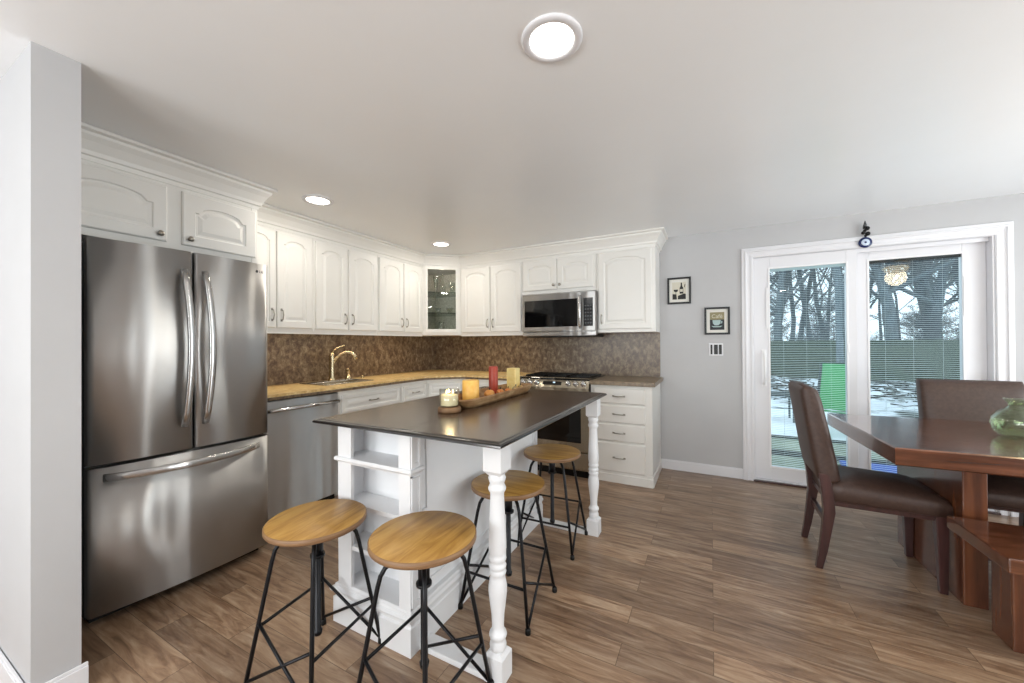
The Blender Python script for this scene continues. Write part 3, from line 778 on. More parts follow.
MB().tube([(.06, -.0, .735), (.06, -.045, .735), (RW / 2, -.05, .735), (RW - .06, -.045, .735), (RW - .06, -.0, .735)], .012, 10).build('bar_handle', M['steelh'], od)
MB().box(0, RW, .0, .035, .075, .232).build('storage_drawer', M['steelw'], e, .004)
MB().box(.02, RW - .02, .03, .6, 0, .06).build('toe_kick', M['black'], e)
for gx in (.19, RW / 2, RW - .19):
    for gy in (.20, .48):
        pass
gb = MB()
for gx in (.13, .37, .61):
    for yy_ in (.18, .34, .50): gb.box(gx - .10, gx + .10, yy_ - .005, yy_ + .005, .926, .938)
    gb.box(gx - .10, gx - .09, .14, .55, .922, .938).box(gx + .09, gx + .10, .14, .55, .922, .938)
gb.build('burner_grate', M['black'], e)

# ------------------------------------------------------------------ microwave
mx0, mx1 = -1.797, -.992
e = empty('microwave_oven', (mx0, 3.665, 1.325), 0, 'stainless over-the-range microwave under the short cabinet', 'microwave')
MW = mx1 - mx0
MB().box(0.003, MW - .003, .03, .405, .03, .452).build('appliance_body', M['steel'], e)
MB().box(.03, MW - .03, .05, .40, .0, .03).build('vent_base', M['black'], e, .004)
MB().box(0, MW, .0, .03, .058, .45).build('microwave_door', M['steel'], e, .008)
MB().box(0, MW, .012, .06, .012, .052).build('vent_strip', M['steel'], e, .006)
MB().box(.03, MW - .185, -.003, .002, .105, .385).build('door_window', M['blackglass'], e, .004)
MB().box(MW - .125, MW - .03, -.003, .002, .105, .385).build('keypad', M['blackglass'], e, .004)
kp = MB()
for r_ in range(6):
    for c_ in range(3): kp.box(MW - .112 + c_ * .026, MW - .096 + c_ * .026, -.0042, -.003, .13 + r_ * .034, .142 + r_ * .034)
kp.build('keypad_lettering', mat('keypad_grey', '#4d4f52', .4), e)
flat_tube([(MW - .16, -.004, .085), (MW - .158, -.03, .11), (MW - .155, -.04, .25), (MW - .158, -.03, .39), (MW - .16, -.004, .41)], .026, .012, (1, 0, 0)).build('door_handle', M['steelh'], e)

# ------------------------------------------------------------------ kitchen island
ix0, ix1, iy0, iy1 = -1.60, -.622, 1.10, 2.56
e = empty('kitchen_island', (-1.1, 1.8, 0), 0, 'white kitchen island with open end shelves, turned legs and dark wood top', 'island')
ox, oy = 1.1, -1.8
def rp(x0, x1, y0, y1): return (x0 + ox, x1 + ox, y0 + oy, y1 + oy)
def slab(x0, x1, y0, y1, z0, z1, inset=(.010, .0, .006, .020)):
    a, b, c_, d_ = x0 + ox, x1 + ox, y0 + oy, y1 + oy
    def q(i, z): return [(a + i, c_ + i, z), (b - i, c_ + i, z), (b - i, d_ - i, z), (a + i, d_ - i, z)]
    return MB().loops([q(.014, z0), q(.004, z0 + .002), q(0, z0 + .006), q(.001, z0 + .012), q(.006, z0 + .016), q(.014, z0 + .0175), q(.018, z1 - .0015), q(.024, z1)], cap0=True)
top = slab(ix0, ix1, iy0, iy1, .905, .926).build('tabletop', M['darktop'], e)
top.data.materials.append(M['darkedge'])
for p in top.data.polygons:
    if p.area < .5: p.material_index = 1
MB().box(-1.0845 + ox, -1.082 + ox, iy0 + .02 + oy, iy1 - .02 + oy, .9258, .9263).build('leaf_seam', M['darkedge'], top)
# body
bx0, bx1, by0, by1 = -1.512, -1.080, 1.17, 2.50
bd = MB()
bd.box(*rp(bx0, bx1 - .03, by0 + .125, by1), .17, .905)           # long closed part
bd.box(*rp(bx0, bx0 + .018, by0, by0 + .13), .17, .905)          # shelf bay sides
bd.box(*rp(bx1 - .047, bx1, by0, by0 + .06), .17, .905)
bd.box(*rp(bx1 - .048, bx1 - .03, by0 + .0, by0 + .13), .17, .905)
bd.build('island_body', M['island'], e)
def fluted(x0, x1, sx0):
    mb = MB().box(*rp(x0, x1, by0 - .004, by0 + .014), .17, .905)
    return mb
pf = MB().box(*rp(bx0, bx0 + .085, by0 - .004, by0 + .012), .17, .905).box(*rp(bx1 - .062, bx1, by0 - .004, by0 + .012), .17, .905)
pf.build('pilasters', M['island'], e)
ms_ = MB()
for z0, z1 in ((.19, .715), (.7535, .885)):
    ms_.box(*rp(bx1, bx1 + .006, by0 + .001, by0 + .018), z0, z1).box(*rp(bx1, bx1 + .006, by0 + .045, by0 + .06), z0, z1)
    ms_.box(*rp(bx1, bx1 + .0040, by0 + .018, by0 + .045), z0, z0 + .02).box(*rp(bx1, bx1 + .0040, by0 + .018, by0 + .045), z1 - .02, z1)
ms_.build('side_panel_moulding', M['island'], e)
for z in (.36, .55):
    MB().box(*rp(bx0 + .018, bx1 - .018, by0 + .002, by0 + .125), z - .02, z).build('shelf', M['island'], e, .002)
sh = MB()
def qq(i, z): return [(bx0 - i + ox, by0 - i + oy, z), (bx1 + i + ox, by0 - i + oy, z), (bx1 + i + ox, by0 + .065 + i * .5 + oy, z), (bx0 - i + ox, by0 + .065 + i * .5 + oy, z)]
sh.loops([qq(.002, .724), qq(.004, .729), qq(.010, .734), qq(.015, .739), qq(.015, .747), qq(.011, .753)], cap0=True)
sh.box(*rp(bx0 + .002, bx1 - .034, by0 + .06, by0 + .125), .734, .7522)
sh.build('moulded_shelf', M['island'], e)
pl_ = MB()
def pq(i, z, j=0): return [(bx0 - i * 2.2 + ox, by0 - i + oy, z), (bx1 + i * .5 + ox, by0 - i + oy, z), (bx1 + i * .5 + ox, by1 + i * .5 + oy, z), (bx0 - i * 2.2 + ox, by1 + i * .5 + oy, z)]
pl_.loops([pq(.012, 0), pq(.012, .112), pq(.004, .118), pq(.004, .130), pq(.018, .140), pq(.02, .150), pq(.008, .160), pq(.008, .172), pq(.0, .18)], cap0=True)
pl_.build('plinth', M['island'], e)
bdp = MB()
for yy_ in (1.96, 2.04, 2.42, 2.47):
    bdp.box(*rp(bx1 - .03, bx1 - .024, yy_, yy_ + .012), .20, .80)
bdp.box(*rp(bx1 - .03, bx1 - .022, by0 + .12, by1), .80, .905).box(*rp(bx1 - .03, bx1 - .022, by0 + .12, by1), .18, .23)
bdp.build('side_beading', M['island'], e, .002)
def leg(xc, yc):
    mb = MB(); h = .0385
    x, y = xc + ox, yc + oy
    mb.loops([[(x - i, y - i, z), (x + i, y - i, z), (x + i, y + i, z), (x - i, y + i, z)] for i, z in ((h - .003, .0), (h, .004), (h, .098), (h - .012, .112))], cap0=True)
    mb.loops([[(x - i, y - i, z), (x + i, y - i, z), (x + i, y + i, z), (x - i, y + i, z)] for i, z in ((h - .014, .768), (h, .785), (h, .880), (h, .905))], cap0=True)
    prof = [(.026, .109), (.031, .118), (.032, .132), (.028, .145), (.026, .152), (.031, .158), (.034, .168), (.031, .177), (.024, .184), (.0225, .20), (.0245, .24), (.031, .29), (.0355, .329), (.035, .352),
            (.030, .378), (.027, .388), (.031, .395), (.0335, .403), (.029, .410), (.028, .414), (.032, .419), (.034, .427), (.030, .434), (.027, .440), (.031, .445), (.034, .453), (.032, .462), (.029, .468),
            (.032, .476), (.034, .49), (.0335, .52), (.031, .58), (.028, .64), (.026, .69), (.027, .700), (.033, .710), (.034, .718), (.030, .727), (.027, .734), (.031, .745), (.034, .755), (.030, .766), (.030, .772)]
    mb.lathe(prof, 24, c=(x, y, 0), caps=False)
    return mb.build('turned_leg', M['island'], e)
leg(-.720, 1.245); leg(-.694, 2.475)
MB().box(*rp(bx1, -.742, 1.21, 1.285), 0, .022).build('foot_rail', M['island'], e, .003)
MB().box(*rp(bx1, -.745, 2.43, 2.50), 0, .022).build('foot_rail', M['island'], e, .003)

# things on the island
wicker = ramp_mat('dough_bowl_wood', [(.3, '#6b4a2c'), (.5, '#94704a'), (.7, '#bda079')], scale=(6, 2, 6), nscale=4, rough=.6, bump=.2)
e = empty('wooden_tray', (-1.185, 2.01, .9266), R(1.5), 'long carved wooden tray holding candles on the island top', 'tray')
def ov(hx, hy, z, n=40, p=5.0):
    out = []
    for k in range(n):
        t = 2 * PI * k / n; c_, s_ = math.cos(t), math.sin(t)
        out.append((hx * math.copysign(abs(c_) ** (2 / p), c_), hy * math.copysign(abs(s_) ** (2 / p), s_), z))
    return out
MB().loops([ov(.085, .40, 0), ov(.095, .425, .018), ov(.102, .445, .040), ov(.105, .45, .048), ov(.097, .44, .050), ov(.092, .43, .042), ov(.084, .405, .018), ov(.07, .38, .012)], cap0=True, smooth=True).build('tray_body', wicker, e)
wax = lambda n_, a, b_: ramp_mat(n_, [(.3, a), (.7, b_)], nscale=18, rough=.45)
tag(MB().lathe([(.046, 0), (.048, .006), (.048, .112), (.044, .117), (.03, .113), (0, .111)], 28).build('pillar_candle', wax('orange_wax', '#dba040', '#f0c874'), loc=(-1.21, 1.80, .939)), 'short wide amber pillar candle at the near end of the wooden tray', 'candle')
tag(MB().lathe([(.0285, 0), (.030, .004), (.030, .170), (.027, .175), (.015, .171), (0, .170)], 24).build('pillar_candle', wax('red_wax', '#8a2c1c', '#a8402a'), loc=(-1.255, 2.13, .939)), 'tall slim red pillar candle in the middle of the wooden tray', 'candle')
tag(MB().box(-.036, .036, -.036, .036, 0, .15).build('square_candle', wax('ivory_wax', '#e0c474', '#efdc9c'), bevel=.006, loc=(-1.228, 2.36, .939)), 'square pale yellow candle at the far end of the wooden tray', 'candle')
def gourd(x, y, z, r, col, label, name='mini_pumpkin', rib=.12, sq=.75):
    mb = MB(); n = 32; prof = []
    vs = []; fs = []; mrows = 9
    for i in range(mrows + 1):
        a = PI * i / mrows
        for k in range(n):
            t = 2 * PI * k / n
            q = r * math.sin(a) * (1 - rib * abs(math.sin(4 * t)))
            vs.append((q * math.cos(t), q * math.sin(t), r * sq * (1 - math.cos(a))))
    for i in range(mrows):
        for k in range(n): fs.append((i * n + k, i * n + (k + 1) % n, (i + 1) * n + (k + 1) % n, (i + 1) * n + k))
    mb.add(vs, fs, True)
    m_ = ramp_mat('gourd_' + col[1:], [(.35, col), (.65, '#d9a25e')], nscale=30, rough=.55)
    o = mb.build(name, m_, loc=(x, y, z)); tag(o, label, 'decoration')
    MB().tube([(0, 0, 2 * r * sq - .004), (.002, .002, 2 * r * sq + .012)], [.004, .003], 6).build('stem', M['twig'], o)
gourd(-1.165, 1.93, .939, .033, '#c9863f', 'mottled orange mini pumpkin beside the amber candle in the tray')
gourd(-1.165, 2.06, .939, .026, '#c05a2a', 'small rust orange gourd in front of the red candle')
gourd(-1.17, 2.17, .939, .021, '#cf6f33', 'small bright orange gourd behind the red candle')
gourd(-1.165, 2.27, .939, .024, '#767a58', 'grey green gourd next to the square candle')
gourd(-1.175, 2.36, .939, .022, '#8d8c66', 'pale green gourd at the far end of the tray')
# jar candle on wood slice
cs = ramp_mat('wood_slice', [(.3, '#4a3020'), (.7, '#8a6844')], nscale=20, rough=.6)
jx, jy = -1.145, 1.515
tag(MB().lathe([(.055, 0), (.058, .006), (.056, .022), (.052, .026), (0, .026)], 24).build('wooden_coaster', cs, loc=(jx, jy, .9266)), 'dark round wooden coaster under the jar candle', 'coaster')
e = empty('jar_candle', (jx, jy, .953), 0, 'cream three-wick candle in a glass jar on the round coaster', 'candle')
MB().lathe([(.044, 0), (.047, .004), (.049, .085), (.0465, .085), (.0445, .006), (0, .005)], 28).build('glass_jar', M['clear'], e)
MB().lathe([(.042, .006), (.043, .01), (.0432, .055), (.042, .058), (0, .056)], 28).build('wax', wax('cream_wax', '#f8e2ab', '#fdf0cc'), e)
flame = emis('candle_flame', '#ffd890', 9)
for k in range(3):
    a = 2 * PI * k / 3 + .3
    wk = MB().tube([(.018 * math.cos(a), .018 * math.sin(a), .056), (.018 * math.cos(a), .018 * math.sin(a), .064)], .001, 5).build('wick', M['black'], e)
    MB().lathe([(.0, .062), (.0035, .066), (.004, .071), (.002, .079), (0, .085)], 8, c=(.018 * math.cos(a), .018 * math.sin(a), 0)).build('flame', flame, wk)
ln_ = bpy.data.lights.new('candle_light', 'POINT'); ln_.energy = .35; ln_.color = (1, .72, .4); ln_.shadow_soft_size = .02
lo = bpy.data.objects.new('candle_light', ln_); lo.location = (jx, jy, 1.05); COL.objects.link(lo)

# ------------------------------------------------------------------ bar stools
def make_stool(label):
    
    e = empty('bar_stool', (0, 0, 0), 0, label, 'stool')
    zs = .565
    st = MB().lathe([(.0, zs - .028), (.176, zs - .028), (.181, zs - .024)], 48, caps=False)
    so = MB().lathe([(.001, zs), (.178, zs), (.182, zs - .003), (.182, zs - .018), (.178, zs - .022), (.001, zs - .022)], 56, caps=False).build('seat', M['seatwood'], e)
    so.data.materials.append(M['seatedge'])
    for p in so.data.polygons:
        if abs(p.normal.z) < .8: p.material_index = 1
    MB().lathe([(.020, .430), (.020, zs - .030)], 16).lathe([(.027, .43), (.027, .440)], 16).build('screw_collar', M['blackmetal'], e)
    MB().lathe([(.0, .105), (.015, .108), (.017, .125), (.012, .128), (.0115, .542)], 14, caps=False).build('center_post', M['blackmetal'], e)
    fx_, fy_ = .178, .158
    def legpt(sx, sy, t):   # straight part from knee to foot
        k = Vector((sx * .114, sy * .101, .450)); f = Vector((sx * fx_, sy * fy_, .008))
        return k.lerp(f, t)
    for sx in (-1, 1):
        for sy in (-1, 1):
            pts = [(sx * .012, sy * .011, zs - .036), (sx * .055, sy * .049, zs - .033), (sx * .077, sy * .068, zs - .036), (sx * .094, sy * .084, zs - .050), (sx * .106, sy * .094, zs - .075), tuple(legpt(sx, sy, 0)), tuple(legpt(sx, sy, .5)), tuple(legpt(sx, sy, 1))]
            l_ = MB().tube(pts, .0078, 10).build('leg', M['blackmetal'], e)
            f = legpt(sx, sy, 1)
            MB().lathe([(.012, -.008), (.013, -.004), (.012, .014), (.0085, .018)], 12, c=tuple(f)).build('foot_cap', M['black'], l_)
    def zt(sx, sy, z): return legpt(sx, sy, (.450 - z) / (.450 - .008))
    for sx in (-1, 1):
        a = MB().tube([zt(sx, 1, .235), zt(sx, -1, .02)], .0062, 8).build('brace', M['blackmetal'], e)
        b = MB().tube([zt(sx, -1, .20), zt(sx, 1, .035)], .0062, 8).build('brace', M['blackmetal'], e)
    MB().tube([zt(-1, 1, .22), zt(1, 1, .22)], .0062, 8).build('crossbar', M['blackmetal'], e)
    MB().tube([zt(-1, -1, .17), zt(1, -1, .17)], .0062, 8).build('crossbar', M['blackmetal'], e)
    for k in range(2):
        MB().lathe([(.006, zs - .034), (.006, zs - .022)], 8, c=(.12 * (1 - 2 * k), .05 * (1 - 2 * k), 0)).build('seat_bolt', M['black'], e)
    return e
st1 = make_stool('round wood-seat stool nearest the refrigerator, left of the near pair')
def raise_seat(st, dz_):
    for c_ in st.children:
        if c_.name.split('.')[0] in ('seat', 'seat_bolt', 'center_post'): c_.location.z += dz_
st1.location = (-1.378, .968, 0); st1.rotation_euler = (0, 0, R(98))
for (x, y, rz, up, lab) in [(-.884, 1.02, 90, .042, 'round wood-seat stool in front of the near turned leg of the island'),
                        (-.890, 1.648, 0, .014, 'round wood-seat stool partly behind the near turned leg, beneath the island edge'),
                        (-.908, 2.275, 2, .004, 'round wood-seat stool farthest away, before the oven door')]:
    s = copy_tree(st1); s.location = (x, y, 0); s.rotation_euler = (0, 0, R(rz)); s['label'] = lab
    raise_seat(s, up)
raise_seat(st1, .016)
for s in [o for o in bpy.data.objects if o.name.startswith('bar_stool')]: s['group'] = 'industrial stools around the island'

# ------------------------------------------------------------------ dining table
ta = R(2.6)
e = empty('dining_table', (.765, 2.42, 0), ta, 'thick reddish walnut dining table with a slab pedestal', 'table')
TL, TW = 1.75, .97
q = lambda i, z: [(i, i, z), (TL - i, i, z), (TL - i, TW - i, z), (i, TW - i, z)]
MB().loops([q(.006, .675), q(0, .681), q(0, .754), q(.005, .760)], cap0=True).build('tabletop', M['tablewood'], e)
def rb(mb, x0, x1, y0, y1, z0, z1): return mb.box(x0 - .765, x1 - .765, y0 - 2.42, y1 - 2.42, z0, z1, T=None)
for xx in (1.095, 1.98):
    pd = empty('pedestal', (0, 0, 0)); pd.parent = e
    pd = None
for o in [o for o in bpy.data.objects if o.name.startswith('pedestal')]: bpy.data.objects.remove(o)
for xx in (.30, 1.30):
    pe = MB().box(xx, xx + .085, .165, .80, 0.0, .675).build('pedestal_slab', M['tablewood_v'], e, .004)
MB().box(.385, 1.30, .44, .52, .12, .26).build('stretcher', M['legwood'], e, .004)

# bench
e = empty('dining_bench', (.985, 2.13, 0), R(1.5), 'reddish wooden bench pulled up to the near side of the dining table', 'bench')
MB().box(0, 1.35, 0, .40, .385, .44).build('bench_seat', M['tablewood'], e, .005)
for xx in (.095, 1.15):
    MB().box(xx, xx + .10, .17, .30, 0, .385).build('bench_leg', M['tablewood_v'], e, .004)
MB().box(.195, 1.15, .20, .26, .20, .29).build('stretcher', M['legwood'], e, .003)

# ------------------------------------------------------------------ dining chairs (front faces local -Y ; width along x)
def make_chair(label):
    e = empty('dining_chair', (0, 0, 0), 0, label, 'chair')
    W_ = .42; D_ = .50
    # backrest: slanted padded slab, local y=0 at the rear bottom
    lp = []
    rows = [(.485, -.018, .040), (.50, -.022, .056), (.60, -.004, .058), (.78, .026, .054), (.93, .052, .050), (.985, .064, .044), (1.005, .070, .022)]
    def sect(z, yc, hy):
        hx = W_ / 2
        out = []
        n = 24
        for k in range(n):
            t = 2 * PI * k / n; c_, s_ = math.cos(t), math.sin(t)
            out.append((hx * math.copysign(abs(c_) ** .22, c_), yc + hy * math.copysign(abs(s_) ** .5, s_) - .006 * (1 - c_ * c_), z))
        return out
    for z, yc, hy in rows: lp.append(sect(z, yc, hy))
    MB().loops(lp, cap0=True, smooth=True).build('backrest', M['leather'], e)
    # seat
    def ss(i, z, drop=0):
        hx = W_ / 2 - i; y0, y1 = -D_ + i, -.02 - i
        out = []
        n = 8
        for k in range(n + 1): out.append((-hx + 2 * hx * k / n, y0 - (.012 if 0 < k < n else 0), z - drop))
        for k in range(1, n + 1): out.append((hx, y0 + (y1 - y0) * k / n, z - drop * (1 - k / n)))
        for k in range(1, n + 1): out.append((hx - 2 * hx * k / n, y1, z))
        for k in range(1, n): out.append((-hx, y1 + (y0 - y1) * k / n, z - drop * (k / n)))
        return out
    MB().loops([ss(.01, .385, .005), ss(0, .392, .006), ss(0, .462, .022), ss(.008, .480, .026), ss(.035, .497, .026), ss(.10, .507, .012), ss(.16, .51, .004)], cap0=True, smooth=True).build('seat', M['leather'], e)
    # legs
    def lg_(x, pts, a=.019, b=.021):
        loops = []
        for y, z, s_ in pts: loops.append([(x - a * s_, y - b * s_, z), (x + a * s_, y - b * s_, z), (x + a * s_, y + b * s_, z), (x - a * s_, y + b * s_, z)])
        return MB().loops(loops, cap0=True).build('leg', M['legwood'], e, .003)
    for s_ in (-1, 1):
        lg_(s_ * (W_ / 2 - .022), [(.022, 0, .75), (.004, .10, .9), (-.012, .22, 1.05), (-.024, .32, 1.2), (-.018, .42, 1.25), (.0, .53, 1.15)])
        lg_(s_ * (W_ / 2 - .024), [(-.470, 0, .72), (-.468, .20, .95), (-.464, .39, 1.15)])
    MB().box(-W_ / 2 + .03, W_ / 2 - .03, -.035, -.012, .23, .262).build('stretcher', M['legwood'], e, .002)
    MB().box(-W_ / 2 + .02, W_ / 2 - .02, -.47, -.02, .355, .386).build('seat_frame', M['legwood'], e, .002)
    return e
ch = make_chair('brown leather dining chair seen from the side, tucked under the table end')
ch.location = (.548, 2.865, 0); ch.rotation_euler = (0, 0, R(90))
ch['group'] = 'brown leather dining chairs'
c2 = copy_tree(ch); c2.location = (1.465, 3.47, 0); c2.scale = (1.12, 1, 1); c2.rotation_euler = (0, 0, R(0))
c2['label'] = 'brown leather dining chair facing the room with its back to the sliding door'

# vase
tag(MB().lathe([(.0, .004), (.045, .0), (.070, .005), (.090, .028), (.100, .065), (.096, .100), (.076, .130), (.050, .146), (.039, .160), (.040, .175), (.054, .193), (.057, .197), (.052, .197), (.037, .177), (.035, .160), (.046, .143), (.072, .125), (.091, .098), (.095, .065), (.085, .031), (.066, .011), (0, .009)], 40).build('glass_vase', M['greenglass'], loc=(1.405, 2.94, .761)), 'squat green glass vase on the dining table', 'vase')

# ------------------------------------------------------------------ wall items
def picture(x0, x1, z0, z1, label):
    e = empty('framed_picture', ((x0 + x1) / 2, YB, (z0 + z1) / 2), 0, label, 'picture')
    w_, h_ = (x1 - x0) / 2, (z1 - z0) / 2; t = .018
    MB().box(-w_, -w_ + t, -.02, 0, -h_, h_).box(w_ - t, w_, -.02, 0, -h_, h_).box(-w_ + t, w_ - t, -.02, 0, -h_, -h_ + t).box(-w_ + t, w_ - t, -.02, 0, h_ - t, h_).build('picture_frame', M['black'], e, .002)
    MB().box(-w_ + t, w_ - t, -.008, -.002, -h_ + t, h_ - t).build('mat_board', mat('mat_board', '#dcdad4', .7), e)
    return e
e = picture(-.379, -.166, 1.640, 1.902, 'small black framed picture of a wine bottle and glass, upper left')
def flat(e, name, polys, y, m_):
    mb = MB()
    for poly in polys: mb.loops([[(x, y, z) for x, z in poly], [(x, y - .0008, z) for x, z in poly]], cap0=True)
    return mb.build(name, m_, e)
blk = mat('print_black', '#121212', .6); cream = mat('print_cream', '#cfcabb', .6)
flat(e, 'print_ground', [[(-.062, -.088), (.062, -.088), (.062, .085), (-.062, .085)]], -.008, cream)
flat(e, 'bottle_print', [[(.005, -.03), (.038, -.03), (.038, .028), (.028, .045), (.026, .078), (.016, .078), (.014, .045), (.005, .028)],
                         [(.045, .03), (.052, .03), (.058, .066), (.05, .06)]], -.009, blk)
flat(e, 'glass_print', [[(-.05, .012), (-.045, -.006), (-.028, -.014), (-.012, -.006), (-.008, .012)], [(-.031, -.014), (-.027, -.014), (-.027, -.035), (-.031, -.035)]], -.009, blk)
flat(e, 'dark_band_print', [[(-.060, -.085), (-.020, -.085), (-.024, -.035), (-.060, -.03)], [(-.012, -.085), (.060, -.085), (.060, -.035), (.045, -.03), (-.010, -.05)]], -.0088, blk)
flat(e, 'label_print', [[(.009, -.012), (.034, -.012), (.034, .014), (.009, .014)]], -.0101, cream)
e = picture(-.052, .161, 1.333, 1.592, 'small black framed picture of a coffee cup, nearer the sliding door')
flat(e, 'print_top', [[(-.060, .012), (.060, .012), (.060, .082), (-.060, .082)]], -.008, mat('print_olive', '#8d8462', .6))
flat(e, 'print_bottom', [[(-.060, -.085), (.060, -.085), (.060, .012), (-.060, .012)]], -.008, mat('print_navy', '#20242a', .6))
cup = mat('print_cup', '#a9bfc0', .6)
flat(e, 'cup_print', [[(-.038, .008), (.030, .008), (.026, -.026), (.010, -.042), (-.018, -.042), (-.034, -.026)], [(.030, .0), (.044, -.004), (.042, -.022), (.028, -.026), (.029, -.018), (.036, -.016), (.037, -.008), (.030, -.006)]], -.0085, cup)
flat(e, 'saucer_print', [[(-.050, -.046), (-.03, -.06), (.026, -.06), (.046, -.046), (.02, -.05), (-.02, -.05)]], -.0087, cup)
text('cafe_lettering', 'Café', .05, cream, e, Matrix.Translation((0, -.0095, .043)) @ Matrix.Rotation(R(90), 4, 'X'), .0004)
e = empty('light_switch', (.043, YB, 1.192), 0, 'white wall switch plate with three black switches below the pictures', 'switch')
MB().box(-.060, .060, -.006, 0, -.058, .058).build('switch_plate', M['trim'], e, .003)
for k, wd in ((-1, .008), (0, .016), (1, .012)):
    MB().box(k * .037 - wd, k * .037 + wd, -.011, -.006, -.046, .046).build('switch_rocker', M['black'], e, .002)
# evil eye hanging
e = empty('evil_eye_ornament', (1.118, YB - .024, 2.063), 0, 'blue and white glass eye charm hanging above the sliding door', 'ornament')
Ty = Matrix.Rotation(R(90), 4, 'X')
ring = MB().lathe([(.0, 0), (.040, 0), (.044, .004), (.040, .010), (.0, .011)], 28, T=Ty).build('eye_disc', mat('cobalt_glass', '#1c2c5c', .12), e)
MB().lathe([(.0, .0112), (.027, .0112), (.026, .0125), (0, .013)], 24, T=Ty).build('eye_white', mat('eye_white', '#c6d4e8', .2), ring)
MB().lathe([(.0, .0132), (.008, .0132), (.007, .0145), (0, .015)], 16, T=Ty).build('eye_pupil', mat('eye_pupil', '#1f3566', .2), ring)
MB().tube([(0, -.006, .04), (0, -.006, .165)], .0015, 6).build('cord', M['black'], e)
def sph(r, c_): return [(max(.0005, r * math.sin(PI * i / 8)), r * -math.cos(PI * i / 8)) for i in range(9)]
for (x, z, r) in ((.0, .052, .010), (.014, .068, .017), (-.014, .078, .014), (-.004, .095, .012), (.012, .112, .016), (-.008, .118, .010)):
    MB().lathe(sph(r, 0), 12, c=(x, -.012, z)).build('bead', M['black'], e)
MB().lathe([(.014, .128), (.010, .145), (.003, .172), (.0, .178)], 10, c=(-.002, -.010, 0)).build('charm_top', mat('pewter', '#5d5f62', .4, .8), e)

# ------------------------------------------------------------------ recessed ceiling lights
lens = emis('lamp_lens', '#fff8ec', 9.0)
def can(x, y, label, r=.075, ro=.105, power=4.5):
    e = empty('ceiling_light', (x, y, H), 0, label, 'ceiling light')
    MB().lathe([(ro, 0), (ro, -.004), (ro - .006, -.009), (r + .004, -.009), (r, -.004), (r, 0)], 40, caps=False).build('trim_ring', M['trim'], e)
    MB().lathe([(0, -.003), (r, -.003), (r, 0)], 40, caps=False).build('lens', lens, e)
    l = bpy.data.lights.new('ceiling_light_bulb', 'AREA'); l.shape = 'DISK'; l.size = 2 * r; l.energy = power; l.color = (1, .93, .82)
    o = bpy.data.objects.new('ceiling_light_bulb', l); COL.objects.link(o); o.location = (x, y, H - .012)
    return e
can(-.478, 1.222, 'large round recessed ceiling light at the top of the view above the island')
can(-2.516, 1.781, 'round recessed ceiling light above the sink side, nearer the refrigerator')
can(-2.50, 3.18, 'small far round recessed ceiling light near the corner cabinet')
for x, y in ((-.9, -1.3), (1.3, -1.2), (-2.4, -.9)): can(x, y, 'added recessed fill light behind the viewpoint')['group'] = 'added fill lights behind the viewpoint'  # unseen lamps added to raise the room brightness

# ceiling fan over the dining table (seen reflected in the glass)
e = empty('ceiling_fan', (2.02, 2.0, H), 0, 'ceiling fan with a warm lit glass bowl above the dining table', 'ceiling fan')
bz = mat('fan_bronze', '#5a4636', .35, .7)
MB().lathe([(.065, 0), (.065, -.02), (.03, -.04), (.012, -.045), (.012, -.07), (.09, -.08), (.10, -.10), (.09, -.125), (.05, -.135)], 28, caps=False).build('motor_housing', bz, e)
MB().lathe([(.11, -.135), (.12, -.15), (.105, -.19), (.06, -.215), (0, -.222)], 28, caps=False).build('light_bowl', emis('warm_bowl', '#ffdf9e', 7), e)
for k in range(5):
    T = Matrix.Rotation(2 * PI * k / 5 + .3, 4, 'Z') @ Matrix.Rotation(R(10), 4, 'X')
    MB().prism([(.09, -.02), (.16, -.045), (.50, -.055), (.53, 0), (.50, .055), (.16, .045), (.09, .02)], -.108, -.102, T=T).build('fan_blade', mat('blade_wood', '#7a6350', .5), e)
l = bpy.data.lights.new('fan_bulb', 'POINT'); l.energy = 10; l.color = (1, .85, .6); l.shadow_soft_size = .1
o = bpy.data.objects.new('fan_bulb', l); o.location = (2.02, 2.0, H - .27); COL.objects.link(o)

# ------------------------------------------------------------------ outdoors
rnd = random.Random(4)
struct(box('terrace', -6, 9, YB + .13, 7.4, -.30, -.15, M['patio']), 'stone terrace outside the sliding door')
def yard():
    mb = MB(); nx, ny = 60, 60; vs = []; fs = []
    for j in range(ny + 1):
        y = 7.2 + (44 - 7.2) * (j / ny) ** 1.6
        for i in range(nx + 1):
            x = -14 + 44 * i / nx
            z = -.17 + .05 * math.sin(x * 1.3 + y * .7) + rnd.uniform(-.03, .03)
            if y > 10: z += .10 * math.sin(x * 2.1 + y) * rnd.random() + min(.12, (y - 10) * .03)
            if j == 0: z = -.30
            vs.append((x, y, z))
    for j in range(ny):
        for i in range(nx):
            a = j * (nx + 1) + i; fs.append((a, a + 1, a + nx + 2, a + nx + 1))
    return mb.add(vs, fs, True).build('ground', M['snow'])
struct(yard(), 'patchy snow covering the back yard')
def drift(name, x0, x1, y0, y1, h, m_, label, n=26):
    mb = MB(); vs = []; fs = []
    for j in range(n + 1):
        for i in range(n + 1):
            u_, v_ = i / n, j / n
            edge = (math.sin(PI * u_) * math.sin(PI * v_)) ** .6
            z = -.149 + h * edge * (.55 + .45 * rnd.random()) if 0 < i < n and 0 < j < n else -.16
            vs.append((x0 + (x1 - x0) * u_ + .15 * math.sin(9 * v_), y0 + (y1 - y0) * v_ + .12 * math.sin(7 * u_), z))
    for j in range(n):
        for i in range(n):
            a = j * (n + 1) + i; fs.append((a, a + 1, a + n + 2, a + n + 1))
    o = mb.add(vs, fs, True).build(name, m_)
    tag(o, label, 'snow', kind='stuff')
